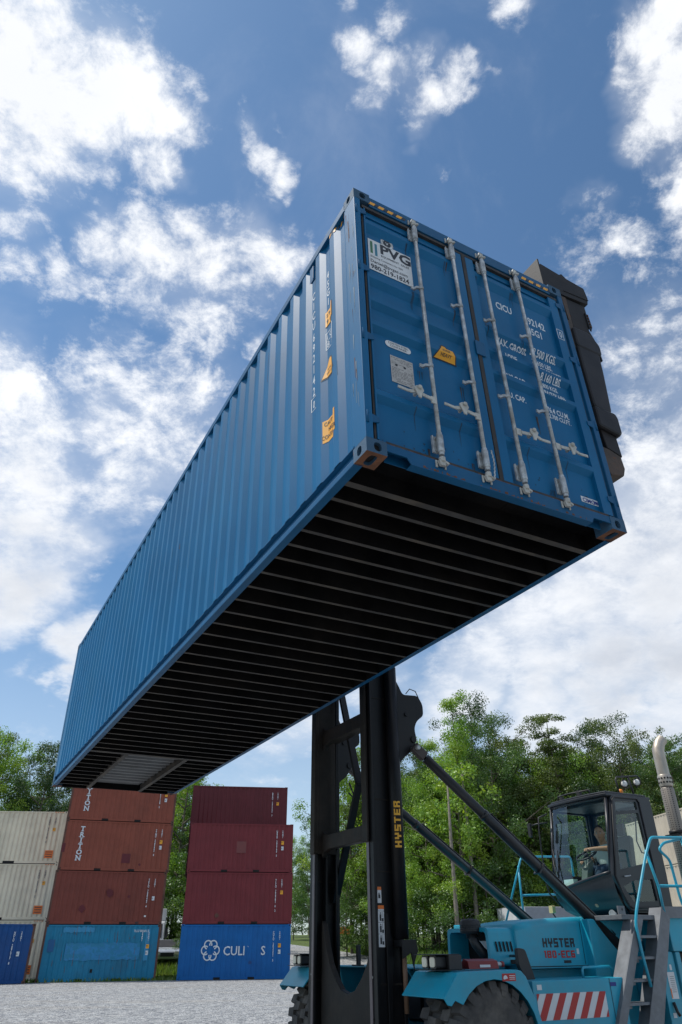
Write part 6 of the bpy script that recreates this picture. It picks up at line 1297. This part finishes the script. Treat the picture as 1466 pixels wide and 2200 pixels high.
def tree_mesh(seed, h, r, kind, lm, leaf=.118, per=300, base=.3, bark=None):
    rnd = random.Random(seed); mbt = MB(); trunk = []; x = y = 0
    n = 9
    for i in range(n):
        t = i / (n - 1); trunk.append(Vector((x, y, h * .93 * t))); x += rnd.gauss(0, h * .010); y += rnd.gauss(0, h * .010)
    mbt.tube(trunk, [max(.02, h * .010 * (1 - t / (n - .4)) ** .8) for t in range(n)], 8)
    clumps = []
    nl = int(h * (2.1 if kind != 'pine' else 2.6))
    for k in range(nl):
        t = base + (1 - base) * (k + rnd.random()) / nl * .98; tt = (t - base) / (1 - base)
        if kind == 'round': rr = r * (math.sin(PI * min(1, .18 + tt * .80)) ** .6)
        elif kind == 'tall': rr = r * (1 - .75 * tt) * (.55 + .45 * min(1, tt * 5))
        elif kind == 'pine': rr = r * (1 - .85 * tt) + .3
        else: rr = r * (.5 + .5 * math.sin(PI * min(1, .1 + tt * .85)))
        rr *= rnd.uniform(.55, 1.15)
        f = t * (n - 1); i0 = min(n - 2, int(f)); o = trunk[i0].lerp(trunk[i0 + 1], f - i0) if t < .93 else trunk[-1]
        a = k * 2.4 + rnd.uniform(-.5, .5); up = rnd.uniform(.15, .6) * (0.1 if kind == 'pine' else 1)
        e = o + Vector((math.cos(a) * rr, math.sin(a) * rr, rr * up)); e.z = min(e.z, h * .985)
        mid = o.lerp(e, .5) + Vector((0, 0, rr * (-.03 if kind != 'pine' else .04)))
        mbt.tube([o, mid, e], [max(.02, .010 * h * (1 - t * .8)), max(.015, .006 * h * (1 - t)), .012], 5, cap=False)
        m_ = max(2, int(rr * 1.6))
        for j in range(m_ + 1):
            q = o.lerp(e, .35 + .65 * j / m_) + Vector((rnd.gauss(0, .35), rnd.gauss(0, .35), rnd.gauss(0, .25))) * min(1.3, rr * .5)
            cr = rnd.uniform(.45, 1.0) * (.75 + h * .012) * (1 if kind != 'pine' else .8)
            q.z = min(q.z, h - cr * .4); clumps.append((q, cr))
    vs, fs = leaves(rnd, clumps, leaf, per, .75 if kind != 'pine' else .38)
    me = bpy.data.meshes.new('crown'); me.from_pydata([tuple(v) for v in vs], [], fs); me.materials.append(LF[lm])
    return mbt, me, bark or M_bark
def make_tree(name, seed, h, r, kind, lm, **k):
    mbt, me, bk = tree_mesh(seed, h, r, kind, lm, **k); root = empty(name, (0, 0, 0)); mbt.build('trunk', bk, root, fix=False)
    c = bpy.data.objects.new('crown', me); COL.objects.link(c); c.parent = root; return root
protos = {}
NAR = .86
SP = {'oak': dict(h=14, r=4.2, kind='round', lm=0, base=.22), 'dark_oak': dict(h=14.5, r=3.9, kind='round', lm=1, base=.25), 'poplar': dict(h=16, r=2.9, kind='tall', lm=2, base=.22, bark=None),
      'olive_oak': dict(h=14, r=3.6, kind='oval', lm=3, base=.3), 'pine': dict(h=16, r=3.0, kind='pine', lm=3, base=.42), 'sapling': dict(h=9, r=2.3, kind='round', lm=2, base=.10), 'bush': dict(h=5.5, r=2.6, kind='round', lm=0, base=.03), 'maple': dict(h=13, r=3.7, kind='oval', lm=2, base=.2)}
NM = {'oak': 'oak_tree', 'dark_oak': 'oak_tree', 'poplar': 'poplar_tree', 'olive_oak': 'oak_tree', 'pine': 'pine_tree', 'sapling': 'sapling', 'bush': 'bush', 'maple': 'maple_tree'}
CT = {'bush': 'bush', 'sapling': 'tree'}
def tree(sp, x, y, h, label, group, rot=None, wide=1.0):
    sd = SP[sp]
    if sp not in protos: protos[sp] = o = make_tree(NM[sp], hash_(sp), **sd)
    else: o = copy_tree(protos[sp])
    s = h / sd['h']; o.location = (x, y, gz(y) - .05); o.rotation_euler = (0, 0, rot if rot is not None else (x * 37.7 + y * 11.3) % 6.28); w = s * wide * (NAR if h > 8 else 1.15); o.scale = (w, w, s)
    tag(o, label, CT.get(sp, 'tree'), group); return o
def hash_(s): return sum(ord(c) * (i + 3) for i, c in enumerate(s))
G_TR = 'trees of the wood behind the lift truck'
def PX(px, Y): return (px - 733) / 1492 * (Y * .847 + 3)       # rough ground position at a given depth
# notable front trees, right side
tree('poplar', 7.2, 49, 17.0, 'tall yellow-green tree standing highest just right of the mast top', G_TR, .3)
tree('oak', 10.2, 51, 15.6, 'fresh green leafy tree directly right of the tall yellow-green one', G_TR, 1.0)
tree('dark_oak', 9.6, 56, 17.6, 'dark blue-green crown peeping between the tall yellow-green tree and its right neighbour', G_TR)
tree('olive_oak', 12.6, 52, 15.2, 'olive green tree left of the tall open pine above the cab', G_TR)
tree('pine', 14.9, 51, 16.6, 'tall open pine with tiered branches above the cab', G_TR, .6, 1.1)
tree('dark_oak', 17.5, 52, 15.8, 'dark dense tree above the roof lamps of the cab', G_TR)
tree('olive_oak', 19.6, 50, 14.6, 'olive green tree left of the exhaust stack tip', G_TR, 2.2)
tree('oak', 22.4, 49, 14.0, 'green tree behind the exhaust stack at the right edge', G_TR)
tree('dark_oak', 25, 50, 13.0, 'dark tree cut by the right edge of the picture', G_TR)
tree('maple', 5.6, 50, 11.5, 'lower light green tree just right of the black mast', G_TR)
tree('dark_oak', 6.2, 55, 14.2, 'dark tree behind the tilt bracket of the mast', G_TR)
rs = random.Random(21)
k = 0
for row, (Y, n_, x0, x1) in enumerate(((53, 16, 4, 30), (55.5, 16, 3, 33), (59, 15, 3, 35), (64, 15, 2.5, 39), (70, 14, 2.5, 42))):
    for i in range(n_):
        x = x0 + (x1 - x0) * (i + rs.random() * .8) / n_; sp = rs.choice(['dark_oak', 'oak', 'maple', 'olive_oak', 'pine', 'oak', 'poplar'])
        tree(sp, x, Y + rs.uniform(-1.2, 1.2), rs.uniform(11.5, 14.8), 'green tree standing inside the dense wood right of the mast', G_TR); k += 1
for i in range(26):     # undergrowth at the wood's edge
    x = 3.8 + i * .95 + rs.uniform(-.4, .4); tree('bush' if i % 3 else 'sapling', x, 48.2 + rs.uniform(-.6, 1.6), rs.uniform(3.8, 7.2), 'leafy undergrowth bush along the edge of the wood', 'bushes along the edge of the wood')
# seen between the mast channels
for i, (x, Y, h, sp, lb) in enumerate(((.6, 63, 15.5, 'maple', 'light green tree seen high between the mast channels'), (2.4, 62, 14.6, 'olive_oak', 'olive tree seen between the mast channels beside the right one'), (1.3, 67, 13.0, 'dark_oak', 'dark tree low between the mast channels'), (-.6, 72, 13.6, 'oak', 'green tree left behind the far mast channel'))): tree(sp, x, Y, h, lb, 'trees seen between the mast channels')
for i in range(6): tree('sapling' if i % 2 else 'bush', .2 + i * .7, 59.5 + rs.uniform(0, 2), rs.uniform(3.0, 5.5), 'low bush on the grass bank between the mast channels', 'bushes on the bank behind the mast')
# distance along the road
for i, (x, Y, h, sp) in enumerate(((-7.5, 108, 12.5, 'maple'), (-4.5, 105, 11.5, 'oak'), (-1.5, 104, 12.0, 'maple'), (-9.5, 118, 10, 'olive_oak'), (-6, 96, 6.0, 'bush'), (1.0, 92, 14.0, 'oak'), (3, 86, 14, 'maple'))): tree(sp, x, Y, h, ('far tree beyond the road between the maroon stack and the mast', 'low far tree beside the road')[i == 4], 'far trees beside the road')
for i in range(14): tree(rs.choice(['oak', 'dark_oak', 'olive_oak']), -34 + i * 4.2, 262 + rs.uniform(-8, 8), rs.uniform(14, 20), 'far tree closing the view beyond the orange containers', 'far trees beyond the orange containers', wide=1.4)
# gap between the stacks and above the left stacks
for i, (x, Y, h, sp, lb) in enumerate(((-13.9, 65, 16.8, 'maple', 'tall thin leafed tree rising in the gap between the stacks'), (-12.4, 68, 13.0, 'oak', 'green tree right in the gap between the stacks'), (-15.4, 69, 13.5, 'dark_oak', 'dark tree behind the white box truck'),
     (-28.8, 62, 17.2, 'maple', 'big green tree above the beige stack at the left edge'), (-24.8, 61, 16.2, 'dark_oak', 'dark green tree between the left edge and the hanging container'), (-31.5, 60, 16.6, 'olive_oak', 'olive tree cut by the left edge'), (-22.3, 63, 14.8, 'oak', 'lower tree beside the far corner of the hanging container'), (-19.5, 66, 14, 'dark_oak', 'tree hidden behind the red brown stack'), (-26.8, 66, 15.5, 'olive_oak', 'olive tree behind the two trees above the beige stack'))): tree(sp, x, Y, h, lb, 'trees behind the container stacks')
for x, Y in ((-12.0, 60), (-11.2, 55)): tree('bush', x, Y, 1.6, 'small bush in the gap between the stacks', 'bushes in the gap')
for i in range(22):
    x = -36 + i * 1.25 + rs.uniform(-.4, .4); tree(('bush', 'sapling', 'bush')[i % 3], x, 58.5 + rs.uniform(0, 9) + (4 if -17 < x < -12 else 0), rs.uniform(4.5, 7.5), 'leafy bush filling the background behind the container stacks', 'bushes behind the container stacks')
for i in range(9): tree(rs.choice(['oak', 'maple', 'dark_oak']), -38 + i * 2.9 + rs.uniform(-.6, .6), 72 + rs.uniform(0, 5), rs.uniform(12.5, 15.5), 'green tree in the row farther behind the container stacks', 'trees farther behind the container stacks')
# pale trunks at the wood's edge
def trunk_tree(x, y, h, lb, lean=0):
    rnd = random.Random(int(x * 10)); r = empty('slender_tree', (x, y, gz(y))); tag(r, lb, 'tree', 'slender trunks at the edge of the wood')
    mb = MB(); mb.tube([(0, 0, -.1), (lean * .3, 0, h * .3), (lean * .6, .1, h * .65), (lean, 0, h)], [.15, .13, .10, .05], 9); mb.build('trunk', M_barkp, r)
    cl = [(Vector((lean + rnd.gauss(0, .9), rnd.gauss(0, .9), h * rnd.uniform(.62, 1.05))), rnd.uniform(.5, .9)) for _ in range(16)]
    vs, fs = leaves(rnd, cl, .22, 60); me = bpy.data.meshes.new('crown'); me.from_pydata([tuple(v) for v in vs], [], fs); me.materials.append(LF[2]); c = bpy.data.objects.new('crown', me); COL.objects.link(c); c.parent = r
trunk_tree(6.45, 46.3, 10.5, 'slender pale trunk right of the mast, crossed by the lower black cylinder', .15)
trunk_tree(7.9, 47.6, 11.5, 'second slender trunk, right behind the first pale one', -.1)
trunk_tree(2.0, 58.5, 11, 'slender trunk between the mast channels', .1)
for x_, y_, h_, w_ in ((11.2, 50.4, 9, 'slender trunk deep in the leaves left of the cab'), (3.3, 58.0, 12, 'slender trunk beside the near mast channel, seen through the gap')): trunk_tree(x_, y_, h_, w_, .2 - (x_ % 1) * .4)
# grass and weeds as ground cover
def blades(name, area, n, hmin, hmax, mt, seed):
    rnd = random.Random(seed); vs = []; fs = []
    for _ in range(n):
        x, y = area(rnd); z = gz(y); h = rnd.uniform(hmin, hmax); a = rnd.uniform(0, 6.28); w = rnd.uniform(.02, .05); d = Vector((math.cos(a), math.sin(a), 0)); l = Vector((rnd.gauss(0, .25), rnd.gauss(0, .25), 0)) * h; b = len(vs)
        p = Vector((x, y, z)); vs += [p - d * w, p + d * w, p + l * .5 + d * w * .7 + Vector((0, 0, h * .6)), p + l + Vector((0, 0, h))]; fs += [(b, b + 1, b + 2), (b, b + 2, b + 3)]
    me = bpy.data.meshes.new(name); me.from_pydata([tuple(v) for v in vs], [], fs); me.materials.append(mt); o = bpy.data.objects.new(name, me); COL.objects.link(o); tag(o, None, None, None, 'stuff'); return o
M_bl = leaf_mat('grass_blade', (.10, .19, .03), (.17, .26, .045), (.22, .25, .07))
o = blades('grass', lambda r: (r.uniform(2.8, 26), 45 + r.random() ** 1.5 * 6), 26000, .35, 1.35, M_bl, 1); tag(o, 'tall weeds and grass at the foot of the wood', 'grass')
o = blades('grass', lambda r: ((lambda y: (r.uniform(-15.5, -9) if r.random() < .5 else r.uniform(-1 + (70 - y) * .26, 6), y))(r.uniform(49.6, 66))), 15000, .12, .5, M_bl, 2); tag(o, 'grass behind the stacks and on the bank beside the road', 'grass')
o = blades('grass', lambda r: ((lambda t: (-17.2 + t * 7.5 + r.gauss(0, .05), 42.75 + t * 2.3 + r.gauss(0, .12)))(r.random()) if r.random() < .5 else (r.uniform(-10.6, -8.9), r.uniform(44.8, 49))), 2600, .05, .22, M_bl, 3); tag(o, 'short weeds along the foot of the container stacks', 'grass')
